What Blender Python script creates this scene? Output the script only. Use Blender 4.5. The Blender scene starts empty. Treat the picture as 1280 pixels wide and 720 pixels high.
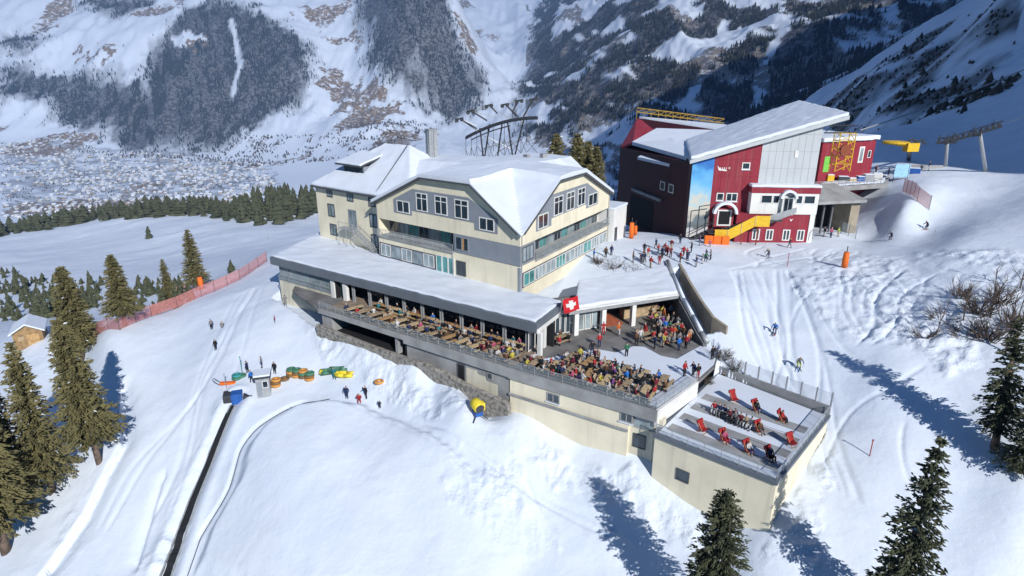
import bpy, bmesh, math, random
import numpy as np
from mathutils import Vector, Matrix, Quaternion
R_ = math.radians
SC = bpy.context.scene
COL = SC.collection
random.seed(7); RNG = np.random.default_rng(11)

# ------------------------------------------------------------------ camera
F, VH, H = 760.0, 100.0, 29.0            # focal length and horizon measured on the 1280x720 photograph, eye height over the terrace
PITCH = math.atan((360 - VH) / F); CP, SP = math.cos(PITCH), math.sin(PITCH)
cam = bpy.data.objects.new('camera', bpy.data.cameras.new('camera')); COL.objects.link(cam)
cam.location = (0, 0, H); cam.rotation_euler = (math.pi / 2 - PITCH, 0, 0)
cam.data.sensor_width = 36; cam.data.lens = F / 1280 * 36
cam.data.clip_start = 0.5; cam.data.clip_end = 30000
SC.camera = cam
# ------------------------------------------------------------------ sky, sun, exposure
SUN = Vector((0.42, -0.907, 0)).normalized() * math.cos(R_(31)); SUN.z = math.sin(R_(31))
w = bpy.data.worlds.new('World'); SC.world = w; w.use_nodes = True
nt = w.node_tree; bg = nt.nodes['Background']
sky = nt.nodes.new('ShaderNodeTexSky'); sky.sky_type = 'NISHITA'; sky.sun_disc = False
sky.sun_elevation = R_(31); sky.sun_rotation = math.atan2(SUN.x, SUN.y); sky.altitude = 1800; sky.dust_density = 0.2; sky.ozone_density = 7.0; sky.air_density = 1.0
hs = nt.nodes.new('ShaderNodeHueSaturation'); hs.inputs['Saturation'].default_value = 2.9; hs.inputs['Fac'].default_value = 1.0
nt.links.new(sky.outputs[0], hs.inputs['Color']); nt.links.new(hs.outputs[0], bg.inputs[0]); bg.inputs[1].default_value = 0.05
sl = bpy.data.lights.new('sun', 'SUN'); sl.energy = 5.0; sl.angle = R_(0.53); sl.color = (1.0, 0.975, 0.94)
so = bpy.data.objects.new('sun', sl); COL.objects.link(so); so.rotation_euler = SUN.to_track_quat('Z', 'Y').to_euler()
so.location = (0, 0, 300)
vs = SC.view_settings; vs.view_transform = 'Standard'; vs.look = 'None'; vs.gamma = 1; vs.exposure = -0.10
SC.render.engine = 'CYCLES'
cy = SC.cycles; cy.use_denoising = True; cy.max_bounces = 5; cy.diffuse_bounces = 2; cy.glossy_bounces = 2
cy.transmission_bounces = 4; cy.transparent_max_bounces = 8; cy.volume_bounces = 1; cy.caustics_reflective = False; cy.caustics_refractive = False

# ------------------------------------------------------------------ measuring helpers (photo pixel -> point of the place)
def ray(u, v):
    a = (u - 640) / F; b = (v - 360) / F
    return a, CP - b * SP, -SP - b * CP
def pz(u, v, z):
    r = ray(u, v); t = (z - H) / r[2]; return Vector((r[0] * t, r[1] * t, z))
def py(u, v, y):
    r = ray(u, v); t = y / r[1]; return Vector((r[0] * t, y, H + r[2] * t))
def proj(x, y, z):
    dz = z - H; d = y * CP - dz * SP
    return 640 + F * x / d, 360 + F * (-y * SP - dz * CP) / d

# ------------------------------------------------------------------ noise
def _hash(ix, iy, seed):
    n = (ix.astype(np.int64) * 374761393 + iy.astype(np.int64) * 668265263 + seed * 974711) & 0xffffffff
    n = ((n ^ (n >> 13)) * 1274126177) & 0xffffffff
    return ((n ^ (n >> 16)) & 0xffff) / 65535.0
def vnoise(x, y, seed=0):
    ix = np.floor(x); iy = np.floor(y); fx = x - ix; fy = y - iy
    fx = fx * fx * fx * (fx * (fx * 6 - 15) + 10); fy = fy * fy * fy * (fy * (fy * 6 - 15) + 10)
    a = _hash(ix, iy, seed); b = _hash(ix + 1, iy, seed); c = _hash(ix, iy + 1, seed); d = _hash(ix + 1, iy + 1, seed)
    return (a + (b - a) * fx) * (1 - fy) + (c + (d - c) * fx) * fy - 0.5
def fbm(x, y, oct=4, seed=0, gain=0.5):
    s = 0; a = 1
    for k in range(oct):
        s = s + a * vnoise(x * 2 ** k + 17.3 * k, y * 2 ** k - 9.1 * k, seed + k); a *= gain
    return s
def ridged(x, y, oct=4, seed=0):
    s = 0; a = 1
    for k in range(oct):
        s = s + a * (0.5 - 2 * np.abs(vnoise(x * 2 ** k + 3.3 * k, y * 2 ** k + 7.7 * k, seed + k))); a *= 0.5
    return s
def inpoly(x, y, poly):
    x = np.asarray(x, float); y = np.asarray(y, float); c = np.zeros(x.shape, bool); n = len(poly)
    for i in range(n):
        x0, y0 = poly[i][0], poly[i][1]; x1, y1 = poly[i - 1][0], poly[i - 1][1]
        if y0 == y1: continue
        m = ((y0 > y) != (y1 > y)) & (x < (x1 - x0) * (y - y0) / (y1 - y0) + x0)
        c ^= m
    return c
def segdist(x, y, pl):
    d = np.full(np.shape(x), 1e9)
    for (x0, y0), (x1, y1) in zip(pl[:-1], pl[1:]):
        dx, dy = x1 - x0, y1 - y0; L = dx * dx + dy * dy + 1e-9
        t = np.clip(((x - x0) * dx + (y - y0) * dy) / L, 0, 1)
        d = np.minimum(d, np.hypot(x - x0 - t * dx, y - y0 - t * dy))
    return d
def sstep(a, b, x):
    t = np.clip((x - a) / (b - a), 0, 1); return t * t * (3 - 2 * t)

# ------------------------------------------------------------------ terrain control points
NEAR = [  # pixel, pixel, height over the terrace
 (862,297,4.5),(1010,300,4.5),(790,300,4.4),(740,320,4.1),(880,340,4.0),(950,320,4.4),(1000,340,4.2),(1060,332,4.7),(1113,300,5.5),(1158,287,6.5),
 (1020,285,4.6),(1040,290,5.0),(1075,238,8.6),(1112,233,10.0),(1160,264,8.5),(1050,300,4.6),(1100,288,5.4),(1062,268,5.2),(1130,258,9.2),(1150,212,12.2),(1200,190,13.5),(1237,210,13),(1280,250,11),(1090,192,12),
 (900,385,2.5),(920,420,1.0),(960,410,1.2),(998,460,-0.6),(1040,520,-2.6),(1035,562,-4.0),(1095,565,-3.2),(967,660,-6.3),(1090,700,-7.0),(1200,650,-5.2),(1280,600,-2.6),(1000,715,-7.6),
 (1280,480,1.6),(1180,420,3.0),(1280,340,7.2),(1150,350,5.2),(1060,400,2.6),(1100,470,0.4),(1200,300,8.0),(1280,300,9.0),
 (815,585,-5.9),(720,560,-6.4),(640,524,-5.0),(560,482,-4.0),(500,450,-3.2),(400,402,-2.4),(360,382,-2.4),(330,352,-3.2),
 (343,404,-3.4),(265,412,-5.8),(270,437,-6.5),(330,492,-7.6),(435,497,-7.0),(480,512,-7.2),(598,517,-6.2),(295,498,-7.8),(400,480,-6.8),(470,470,-4.9),(440,420,-2.3),(470,433,-2.6),(520,462,-3.2),(590,503,-4.4),(540,490,-4.9),(430,450,-4.6),
 (400,540,-8.2),(500,560,-8.2),(560,610,-9.0),(650,660,-10.2),(350,640,-11.5),(330,700,-14.0),(500,700,-12),(650,715,-12),(800,680,-9.8),(760,600,-7.2),(900,700,-9.0),
 (220,690,-17.0),(260,580,-12.2),(180,680,-17.6),(150,560,-13.4),(200,450,-8.8),(130,418,-8.0),(250,372,-6.0),(320,345,-4.4),(123,577,-14.4),(60,690,-19.5),(30,620,-18.5),(0,715,-21),
 (60,520,-16),(0,540,-18),(100,470,-14.5),(40,425,-15),(0,440,-18)]
FAR = [   # pixel, pixel, metres away
 (245,362,135),(155,402,112),(330,318,125),(190,345,190),(100,392,150),(0,400,170),(380,300,150),
 (0,292,600),(100,279,620),(200,268,640),(300,270,600),(385,262,560),(100,325,340),(200,312,350),(300,300,330),(0,340,280),(60,365,220),(360,275,450),
 (0,266,1950),(150,268,1950),(330,244,2050),(0,220,2600),(200,220,2600),(400,215,2550),(0,172,3300),(150,180,3250),(300,185,3150),(420,185,2900),
 (560,190,2500),(500,172,2900),(460,150,3250),
 (0,120,3700),(200,110,3650),(190,60,4000),(0,60,4200),(0,-10,4900),(200,-10,4800),(330,-10,4700),(380,60,4000),(380,120,3550),(330,172,3200),(450,110,3700),(440,60,4150),(430,-10,4700),
 (540,135,3500),(500,60,3700),(490,-10,4100),(590,110,3650),(580,50,3900),(560,-10,4200),
 (640,110,4300),(615,60,5300),(640,0,6500),(660,-20,7200),
 (690,150,2900),(720,180,2450),(690,100,3700),(690,40,4600),(740,100,2900),(770,200,1900),(800,70,2800),(850,-10,3400),(850,130,2100),(900,55,2600),(950,-10,3000),(950,130,1800),(1000,60,2100),(1050,-10,2600),(1030,90,1800),(1100,40,1900),(1150,10,2050),(1220,-20,2200),
 (1000,133,900),(1100,74,760),(1215,0,650),(1090,160,420),(1150,120,400),(1280,80,330),(1280,-40,470),(1200,60,480),(1040,150,560),(1280,104,215),(1200,158,185),(1100,166,190)]
WORLD = [ # x, y, z of ground the photo does not see
 (330,1150,-160),(260,700,-150),(480,1150,-60),(600,1000,60),(200,420,-110),(60,330,-60),(-10,200,-22),(0,900,-330),(-300,1200,-380),(100,1500,-380),(-600,1100,-330),
 (40,160,-6),(75,190,0),(110,230,2),(0,20,-16),(-25,20,-22),(25,20,-12),(0,14,-18),(150,90,30),(200,120,55),(25,112,1.0),(20,118,0.5),(23,106,3.2)]
C3 = [tuple(pz(*p)) for p in NEAR] + [tuple(py(*p)) for p in FAR] + WORLD
C3 = np.array(C3)
def _q(x, y): return np.stack([x / y * 1.6, np.log(y)], -1)
def _phi(r2): return 0.5 * r2 * np.log(r2 + 1e-12)
_Q = _q(C3[:, 0], C3[:, 1]); _T = (C3[:, 2] - H) / C3[:, 1]
_n = len(_Q); _K = _phi(((_Q[:, None] - _Q[None]) ** 2).sum(-1)) + 2e-4 * np.eye(_n)
_P = np.hstack([np.ones((_n, 1)), _Q]); _A = np.block([[_K, _P], [_P.T, np.zeros((3, 3))]])
_W = np.linalg.solve(_A, np.concatenate([_T, np.zeros(3)]))
def tps(x, y):
    x = np.asarray(x, float); y = np.asarray(y, float); sh = x.shape; q = _q(x.ravel(), y.ravel()); out = np.empty(len(q))
    for i in range(0, len(q), 40000):
        c = q[i:i + 40000]
        r2 = ((c[:, None] - _Q[None]) ** 2).sum(-1)
        out[i:i + 40000] = _phi(r2) @ _W[:_n] + _W[_n] + c @ _W[_n + 1:]
    return (H + out * y.ravel()).reshape(sh)

# footprint of the terrace and the buildings cut into the slope
T0, T1, T2, T3 = pz(398, 387, 0), pz(635, 462, 0), pz(820, 516, 0), pz(872, 478, 0)
WALL = [pz(873, 428, 0), pz(850, 404, 0), pz(836, 380, 0)]            # foot of the dark wall right of the bar
TERR = [T0, T1, T2, T3, pz(893, 458, 0), pz(897, 437, 0), WALL[0], WALL[1], WALL[2] + Vector((0, 1.0, 0)), pz(829, 343, 3.4), pz(740, 358, 3.4), pz(700, 374, 3.8), Vector((1, 73, 0)), Vector((-6, 80, 0)), Vector((-34, 98, 0)), Vector((-37, 88, 0))]
GAP = [WALL[0], WALL[1], WALL[2], pz(830, 352, 2.5), pz(852, 345, 3.0), pz(862, 366, 2.6), pz(875, 390, 1.7), pz(889, 414, .9), pz(902, 424, .4)]
DC = [pz(819, 541, -1.6), pz(971, 601, -1.6), pz(1036, 519, -1.6), pz(897, 466, -1.6)]
def ground(x, y, fine=True):
    x = np.asarray(x, float); y = np.asarray(y, float)
    z = tps(x, y)
    far = sstep(900, 2000, y)
    z = z + far * sstep(-300, -60, z) * 13 * ridged(x / 75, y / 140, 3, 15)
    z = z + far * (55 * ridged(x / 330 + .3, y / 560, 5, 5) + 22 * fbm(x / 160, y / 160, 4, 9)) * sstep(-330, -150, z)
    mid = sstep(150, 320, y) * (1 - far)
    z = z + mid * (4.0 * fbm(x / 60, y / 90, 4, 21) + (sstep(100, 260, x)) * 9 * ridged(x / 70, y / 110, 4, 31))
    if fine:
        near = 1 - sstep(150, 320, y)
        z = z + near * (0.40 * fbm(x / 11, y / 11, 4, 41))
        z = z - 3.4 * sstep(0, .3, 0 * x + (inpoly(x, y, TERR) & (z > -3.2)) * 1.0) * 0
        ins = inpoly(x, y, TERR); z = np.where(ins, np.minimum(z, -3.4), z)
        z = z - 1.7 * inpoly(x, y, GAP) * sstep(-.5, 1.5, z)
        ins = inpoly(x, y, DC); z = np.where(ins, np.minimum(z, -4.4), z)
    return z
def gz(x, y): return float(ground(np.array([x]), np.array([y]))[0])
_TS = np.concatenate([np.arange(18, 260, .5), np.geomspace(260, 9000, 700)])
def at(u, v):
    """first point of the ground met by the line of sight through a photo pixel"""
    r = ray(u, v); n = 1 / r[1]
    x = r[0] * n * _TS; z = H + r[2] * n * _TS; g = ground(x, _TS)
    i = int(np.argmax(g >= z))
    if i == 0: i = len(_TS) - 1
    a, b = _TS[i - 1], _TS[i]
    da, db = z[i - 1] - g[i - 1], z[i] - g[i]
    t = a + (b - a) * (da / (da - db + 1e-9))
    return Vector((r[0] * n * t, t, gz(r[0] * n * t, t)))

# ------------------------------------------------------------------ object helpers
def tag(o, label=None, cat=None, group=None, kind=None):
    if label: o['label'] = label
    if cat: o['category'] = cat
    if group: o['group'] = group
    if kind: o['kind'] = kind
    return o
def empty(name, loc, rz=0.0):
    o = bpy.data.objects.new(name, None); COL.objects.link(o); o.location = loc; o.rotation_euler = (0, 0, rz); o.empty_display_size = .3
    return o
def copy_tree(o, parent=None):
    c = o.copy(); COL.objects.link(c); c.parent = parent
    for ch in o.children: copy_tree(ch, c)
    return c
def np_mesh(name, verts, faces, mats, parent=None, smooth=False, mi=None):
    """verts (n,3), faces (m,k) numpy -> one mesh object"""
    me = bpy.data.meshes.new(name); verts = np.asarray(verts, np.float32); faces = np.asarray(faces, np.int32); m, k = faces.shape
    me.vertices.add(len(verts)); me.vertices.foreach_set('co', verts.ravel())
    me.loops.add(m * k); me.loops.foreach_set('vertex_index', faces.ravel())
    me.polygons.add(m); me.polygons.foreach_set('loop_start', np.arange(m, dtype=np.int32) * k)
    me.polygons.foreach_set('loop_total', np.full(m, k, np.int32))
    if mi is not None: me.polygons.foreach_set('material_index', np.asarray(mi, np.int32))
    me.polygons.foreach_set('use_smooth', np.full(m, smooth)); me.update(calc_edges=True)
    for x in (mats if isinstance(mats, (list, tuple)) else [mats]): me.materials.append(x)
    o = bpy.data.objects.new(name, me); COL.objects.link(o); o.parent = parent
    return o
class MB:
    """collects boxes, prisms and tubes; build() links them as ONE mesh object"""
    def __init__(s): s.v = []; s.f = []; s.m = []
    def add(s, vs, fs, m=0):
        b = len(s.v); s.v += [tuple(p) for p in vs]; s.f += [tuple(i + b for i in f) for f in fs]; s.m += [m] * len(fs); return s
    def hexa(s, p, m=0):   # 8 points: bottom ring, top ring
        return s.add(p, [(3, 2, 1, 0), (4, 5, 6, 7), (0, 1, 5, 4), (1, 2, 6, 5), (2, 3, 7, 6), (3, 0, 4, 7)], m)
    def box(s, c, d, rz=0.0, m=0, tilt=None):
        M = Matrix.Rotation(rz, 3, 'Z')
        if tilt is not None: M = M @ tilt
        q = [Vector(c) + M @ Vector((x * d[0] / 2, y * d[1] / 2, z * d[2] / 2)) for z in (-1, 1) for x, y in ((-1, -1), (1, -1), (1, 1), (-1, 1))]
        return s.hexa(q, m)
    def prism(s, poly, z0, z1, m=0, mtop=None):
        n = len(poly); a = sum(poly[i - 1][0] * poly[i][1] - poly[i][0] * poly[i - 1][1] for i in range(n))
        if a < 0: poly = poly[::-1]
        zz0 = z0 if hasattr(z0, '__len__') else [z0] * n; zz1 = z1 if hasattr(z1, '__len__') else [z1] * n
        if a < 0: zz0 = list(zz0)[::-1]; zz1 = list(zz1)[::-1]
        vs = [(p[0], p[1], z) for p, z in zip(poly, zz0)] + [(p[0], p[1], z) for p, z in zip(poly, zz1)]
        s.add(vs, [tuple(range(n))[::-1]] + [(i, (i + 1) % n, (i + 1) % n + n, i + n) for i in range(n)], m)
        b = len(s.v) - 2 * n; s.f.append(tuple(b + n + i for i in range(n))); s.m.append(m if mtop is None else mtop); return s
    def tube(s, a, b, r, n=6, m=0, r2=None):
        a = Vector(a); b = Vector(b); d = b - a
        if d.length < 1e-6: return s
        d.normalize(); x = d.orthogonal().normalized(); y = d.cross(x); r2 = r if r2 is None else r2
        vs = [a + (x * math.cos(t) + y * math.sin(t)) * r for t in [2 * math.pi * i / n for i in range(n)]] + \
             [b + (x * math.cos(t) + y * math.sin(t)) * r2 for t in [2 * math.pi * i / n for i in range(n)]]
        return s.add(vs, [(i, (i + 1) % n, (i + 1) % n + n, i + n) for i in range(n)] + [tuple(range(n))[::-1], tuple(range(n, 2 * n))], m)
    def path(s, pts, r, n=6, m=0):
        for a, b in zip(pts[:-1], pts[1:]): s.tube(a, b, r, n, m)
        return s
    def lathe(s, c, prof, n=16, m=0, axis=None):
        M = Matrix.Identity(3) if axis is None else Vector((0, 0, 1)).rotation_difference(Vector(axis)).to_matrix()
        vs = [Vector(c) + M @ Vector((r * math.cos(2 * math.pi * i / n), r * math.sin(2 * math.pi * i / n), z)) for r, z in prof for i in range(n)]
        fs = [(k * n + i, k * n + (i + 1) % n, (k + 1) * n + (i + 1) % n, (k + 1) * n + i) for k in range(len(prof) - 1) for i in range(n)]
        return s.add(vs, fs + [tuple(range(n))[::-1], tuple((len(prof) - 1) * n + i for i in range(n))], m)
    def build(s, name, mats, parent=None, smooth=False, bevel=0):
        me = bpy.data.meshes.new(name); me.from_pydata(s.v, [], s.f)
        for x in (mats if isinstance(mats, (list, tuple)) else [mats]): me.materials.append(x)
        me.polygons.foreach_set('material_index', s.m); me.polygons.foreach_set('use_smooth', [smooth] * len(s.f)); me.update()
        o = bpy.data.objects.new(name, me); COL.objects.link(o); o.parent = parent
        if bevel:
            b = o.modifiers.new('b', 'BEVEL'); b.width = bevel; b.segments = 1; b.limit_method = 'ANGLE'
        return o
class Frame:
    """local frame of a facade: s along it, n outward, z up"""
    def __init__(s, O, d, out=1):
        s.O = Vector((O[0], O[1], 0)); s.d = Vector((d[0], d[1], 0)).normalized(); s.n = Vector((s.d.y, -s.d.x, 0)) * out
    def p(s, a, n, z): q = s.O + s.d * a + s.n * n; return Vector((q.x, q.y, z))
    def box(s, mb, a0, a1, n0, n1, z0, z1, m=0):
        q = [s.p(a, n, z) for z in (z0, z1) for a, n in ((a0, n0), (a1, n0), (a1, n1), (a0, n1))]
        if (q[1] - q[0]).cross(q[3] - q[0]).z < 0: q = [q[0], q[3], q[2], q[1], q[4], q[7], q[6], q[5]]
        return mb.hexa(q, m)
    def poly(s, mb, pts, n0, n1, m=0):
        """upright plate: outline (a,z), from n0 to n1 (n1 outside)"""
        k = len(pts); vs = [s.p(a, n0, z) for a, z in pts] + [s.p(a, n1, z) for a, z in pts]
        fs = [tuple(range(k)), tuple(range(2 * k - 1, k - 1, -1))] + [(i, i + k, (i + 1) % k + k, (i + 1) % k) for i in range(k)]
        return mb.add(vs, fs, m)
    def px(s, u, v):
        r = ray(u, v); a = np.linalg.solve(np.array([[r[0], -s.d.x], [r[1], -s.d.y]]), np.array([s.O.x, s.O.y])); return a[1], H + a[0] * r[2]
    def ang(s): return math.atan2(s.d.y, s.d.x)

# ------------------------------------------------------------------ materials
def mat(name, col, rough=0.7, metal=0.0, var=0.12, scale=3.0, bump=0.0, bscale=20.0, spec=0.3, col2=None, alpha=None):
    m = bpy.data.materials.new(name); m.use_nodes = True; t = m.node_tree; N = t.nodes; L = t.links; b = N['Principled BSDF']
    b.inputs['Roughness'].default_value = rough; b.inputs['Metallic'].default_value = metal; b.inputs['Specular IOR Level'].default_value = spec
    tc = N.new('ShaderNodeTexCoord'); nz = N.new('ShaderNodeTexNoise'); nz.inputs['Scale'].default_value = scale; nz.inputs['Detail'].default_value = 5
    L.new(tc.outputs['Object'], nz.inputs['Vector'])
    mx = N.new('ShaderNodeMix'); mx.data_type = 'RGBA'
    c2 = col2 or tuple(max(0, c * (1 - 2.2 * var)) for c in col)
    mx.inputs[6].default_value = (*c2, 1); mx.inputs[7].default_value = (*[min(1, c * (1 + .4 * var)) for c in col], 1)
    rp = N.new('ShaderNodeMapRange'); rp.inputs[1].default_value = .3; rp.inputs[2].default_value = .62
    L.new(nz.outputs[0], rp.inputs[0]); L.new(rp.outputs[0], mx.inputs[0]); L.new(mx.outputs[2], b.inputs['Base Color'])
    if bump:
        n2 = N.new('ShaderNodeTexNoise'); n2.inputs['Scale'].default_value = bscale; n2.inputs['Detail'].default_value = 4; L.new(tc.outputs['Object'], n2.inputs['Vector'])
        bp = N.new('ShaderNodeBump'); bp.inputs['Strength'].default_value = bump; bp.inputs['Distance'].default_value = .05
        L.new(n2.outputs[0], bp.inputs['Height']); L.new(bp.outputs[0], b.inputs['Normal'])
    if alpha is not None: b.inputs['Alpha'].default_value = alpha
    return m
M = {}
M['snow'] = mat('packed_snow', (.765, .825, .92), .55, var=.03, scale=.25, bump=.35, bscale=3.0, spec=.35)

def snow_ground_material():
    m = bpy.data.materials.new('snow_ground'); m.use_nodes = True; t = m.node_tree; N = t.nodes; L = t.links; b = N['Principled BSDF']
    b.inputs['Roughness'].default_value = .6; b.inputs['Specular IOR Level'].default_value = .3
    tc = N.new('ShaderNodeTexCoord'); P = tc.outputs['Object']
    def noise(scale, det=5, rough=.55):
        n = N.new('ShaderNodeTexNoise'); n.inputs['Scale'].default_value = scale; n.inputs['Detail'].default_value = det; n.inputs['Roughness'].default_value = rough
        L.new(P, n.inputs['Vector']); return n.outputs[0]
    def rng(x, a, bb, c=0, d=1):
        r = N.new('ShaderNodeMapRange'); r.interpolation_type = 'SMOOTHSTEP'
        for i, q in enumerate((a, bb, c, d)): r.inputs[i + 1].default_value = q
        L.new(x, r.inputs[0]); return r.outputs[0]
    def mix(f, a, c):
        x = N.new('ShaderNodeMix'); x.data_type = 'RGBA'; L.new(f, x.inputs[0])
        for i, q in ((6, a), (7, c)):
            if isinstance(q, tuple): x.inputs[i].default_value = (*q, 1)
            else: L.new(q, x.inputs[i])
        return x.outputs[2]
    def att(n):
        a = N.new('ShaderNodeAttribute'); a.attribute_name = n; return a.outputs['Fac']
    def mul(a, c):
        x = N.new('ShaderNodeMath'); x.operation = 'MULTIPLY'; L.new(a, x.inputs[0])
        if isinstance(c, float): x.inputs[1].default_value = c
        else: L.new(c, x.inputs[1])
        return x.outputs[0]
    snow = mix(rng(noise(.12), .35, .65), (.70, .775, .885), (.765, .83, .925))
    rock = mix(rng(noise(.035, 8, .7), .35, .65), (.10, .095, .09), (.30, .27, .23))
    grass = mix(rng(noise(.05, 6), .4, .6), (.16, .115, .07), (.30, .22, .14))
    floor = mix(rng(noise(.06, 6), .42, .6), (.05, .045, .036), (.17, .175, .18))
    c = mix(att('forest'), snow, floor)
    c = mix(rng(mul(att('grass'), noise(.045, 7, .7)), .34, .44), c, grass)
    c = mix(rng(mul(att('rock'), noise(.03, 9, .75)), .36, .46), c, rock)
    L.new(c, b.inputs['Base Color'])
    h = N.new('ShaderNodeMath'); h.operation = 'MULTIPLY_ADD'; L.new(noise(1.6, 6, .6), h.inputs[0]); L.new(rng(att('rough'), 0, 1, .25, 1.5), h.inputs[1]); L.new(noise(.35, 5), h.inputs[2])
    bp = N.new('ShaderNodeBump'); bp.inputs['Strength'].default_value = .55; bp.inputs['Distance'].default_value = .28
    L.new(h.outputs[0], bp.inputs['Height']); L.new(bp.outputs[0], b.inputs['Normal'])
    return m
M['ground'] = snow_ground_material()

# ------------------------------------------------------------------ cover of the far slopes: outlines measured on the ground
def onground(pts): return [(p.x, p.y) for p in (at(*q) for q in pts)]
FOREST = {
 'a': [(237,8),(262,0),(300,2),(385,50),(383,100),(375,130),(330,152),(300,165),(275,186),(165,190),(140,165),(150,130),(185,112),(185,62),(213,36)],
 'b': [(0,82),(60,96),(120,96),(187,104),(182,170),(75,152),(60,126),(30,121),(0,126)],
 'c': [(92,-8),(188,-8),(196,4),(150,22),(108,12)],
 'd': [(0,46),(40,44),(60,56),(30,62),(0,60)],
 'e': [(446,-8),(560,-8),(566,40),(600,85),(610,108),(603,138),(572,152),(530,132),(482,95),(450,76),(472,50),(447,15)],
}
CLEAR = [[(800,76),(830,52),(850,41),(880,46),(925,34),(932,52),(890,74),(850,80),(820,68)], [(214,45),(236,40),(262,52),(240,58),(222,60)],
         [(700,0),(770,-6),(745,18),(715,38),(690,50)],[(840,8),(880,4),(872,22),(846,26)]]
FOREST_XY = {k: onground(v) for k, v in FOREST.items()}; CLEAR_XY = [onground(v) for v in CLEAR]
FOREST_XY['f'] = onground([(668,14),(664,60),(645,120),(646,165),(700,170),(716,148),(742,192),(748,240)]) + [(330, 1300), (900, 1150), (1700, 1900), (2600, 2600), (2200, 4200), (900, 7000), (420, 6500)]
GULLY = [onground(q) for q in ([(975,0),(985,30),(955,80),(945,135)], [(1100,0),(1115,28),(1122,50)], [(905,30),(880,90),(862,125)], [(290,25),(300,80),(292,120)], [(700,130),(640,160)])]
def cover(x, y):
    """0..1 forest density"""
    d = np.zeros(np.shape(x))
    for k, p in FOREST_XY.items():
        d = np.maximum(d, sum(inpoly(x + 75 * q_ * fbm(x / 80, y / 110, 4, 71 + 5 * i), y + 120 * q_ * fbm(x / 80 + 5, y / 110, 4, 72 + 5 * i), p) * .2 for i, q_ in enumerate((.7, 1, 1.3, 1.8, 2.4))))
    for p in CLEAR_XY: d = d * (1 - inpoly(x + 25 * fbm(x / 60, y / 60, 3, 73), y + 25 * fbm(x / 60 + 3, y / 60, 3, 74), p))
    R_f = inpoly(x, y, FOREST_XY['f']) * 1.0; d = d * (1 - R_f * sstep(.10, .26, fbm(x / 70 + y / 260, y / 420 - x / 900, 5, 78)))
    for g in GULLY: d = d * sstep(8, 26, segdist(x, y, g) + 14 * fbm(x / 40, y / 40, 3, 75))
    return d

# ------------------------------------------------------------------ the ground: ONE sheet from under the camera to the far side of the valley
az = np.arange(-52, 52.01, .15) * math.pi / 180
rows = np.concatenate([np.geomspace(17, 160, 520)[:-1], np.geomspace(160, 9500, 620)])
AX, RR = np.meshgrid(np.tan(az), rows); GX, GY = AX * RR, RR
GZ = ground(GX, GY)
ROUGH = np.zeros_like(GX)
for poly, amp in (([(380,398),(520,445),(640,530),(760,580),(700,600),(560,520),(430,470),(395,425)], .8), ([(640,530),(815,590),(900,640),(880,700),(760,640),(640,570)], .9),
                  ([(985,335),(1100,318),(1280,320),(1280,345),(1130,350),(1160,440),(1060,420),(1000,370)], .9), ([(1060,560),(1010,700),(960,720),(940,700),(970,660),(1040,560)], 1.0),
                  ([(260,530),(285,505),(215,720),(165,720)], .9), ([(150,560),(135,540),(60,700),(85,715)], .8), ([(570,560),(700,680),(640,700),(560,640)], .7),
                  ([(1110,340),(1280,330),(1280,450),(1180,470),(1120,420)], 1.0), ([(640,560),(690,690),(660,700),(600,600)], .6)):
    pg = [tuple(pz(u, v, gz(*at(u, v)[:2]))[:2]) for u, v in poly]
    nx = GX + 1.6 * fbm(GX / 3, GY / 3, 3, 81); ny = GY + 1.6 * fbm(GX / 3 + 7, GY / 3, 3, 82)
    ROUGH = np.maximum(ROUGH, amp * inpoly(nx, ny, pg))
k = np.array([.25, .5, .25])
for _ in range(4):
    ROUGH = np.apply_along_axis(lambda c: np.convolve(c, k, 'same'), 0, ROUGH); ROUGH = np.apply_along_axis(lambda c: np.convolve(c, k, 'same'), 1, ROUGH)
ROUGH *= .35 + 1.1 * sstep(-.25, .3, fbm(GX / 5, GY / 5, 3, 95))
GZ = GZ + ROUGH * (.30 * fbm(GX / 1.1, GY / 1.1, 3, 91) + .22 * ridged(GX / 1.7, GY / 1.7, 2, 93))
# groomed pistes, the cut of the conveyor, ski tracks and the edges of the snow banks
def smooth_line(pl, n=6):
    P = [Vector((*p, 0)) for p in pl]; P = [P[0] * 2 - P[1]] + P + [P[-1] * 2 - P[-2]]; out = []
    for i in range(1, len(P) - 2):
        for k in range(n):
            t = k / n; a, b, c, d = P[i - 1:i + 3]
            q_ = .5 * (2 * b + (c - a) * t + (2 * a - 5 * b + 4 * c - d) * t * t + (3 * b - a - 3 * c + d) * t ** 3); out.append((q_.x, q_.y))
    return out + [tuple(P[-2][:2])]
def carve(pix, width, depth, lip=0.0):
    global GZ
    pl = smooth_line([tuple(at(u, v)[:2]) for u, v in pix])
    m = (GY < 200); d = segdist(GX[m], GY[m], pl)
    if width < .3: d = d + .8 * (1 - sstep(0, 4, np.minimum(np.hypot(GX[m] - pl[0][0], GY[m] - pl[0][1]), np.hypot(GX[m] - pl[-1][0], GY[m] - pl[-1][1]))))
    GZ[m] += -depth * np.exp(-(d / width) ** 2) + lip * np.exp(-((d - 1.9 * width) / (.7 * width)) ** 2)
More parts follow.
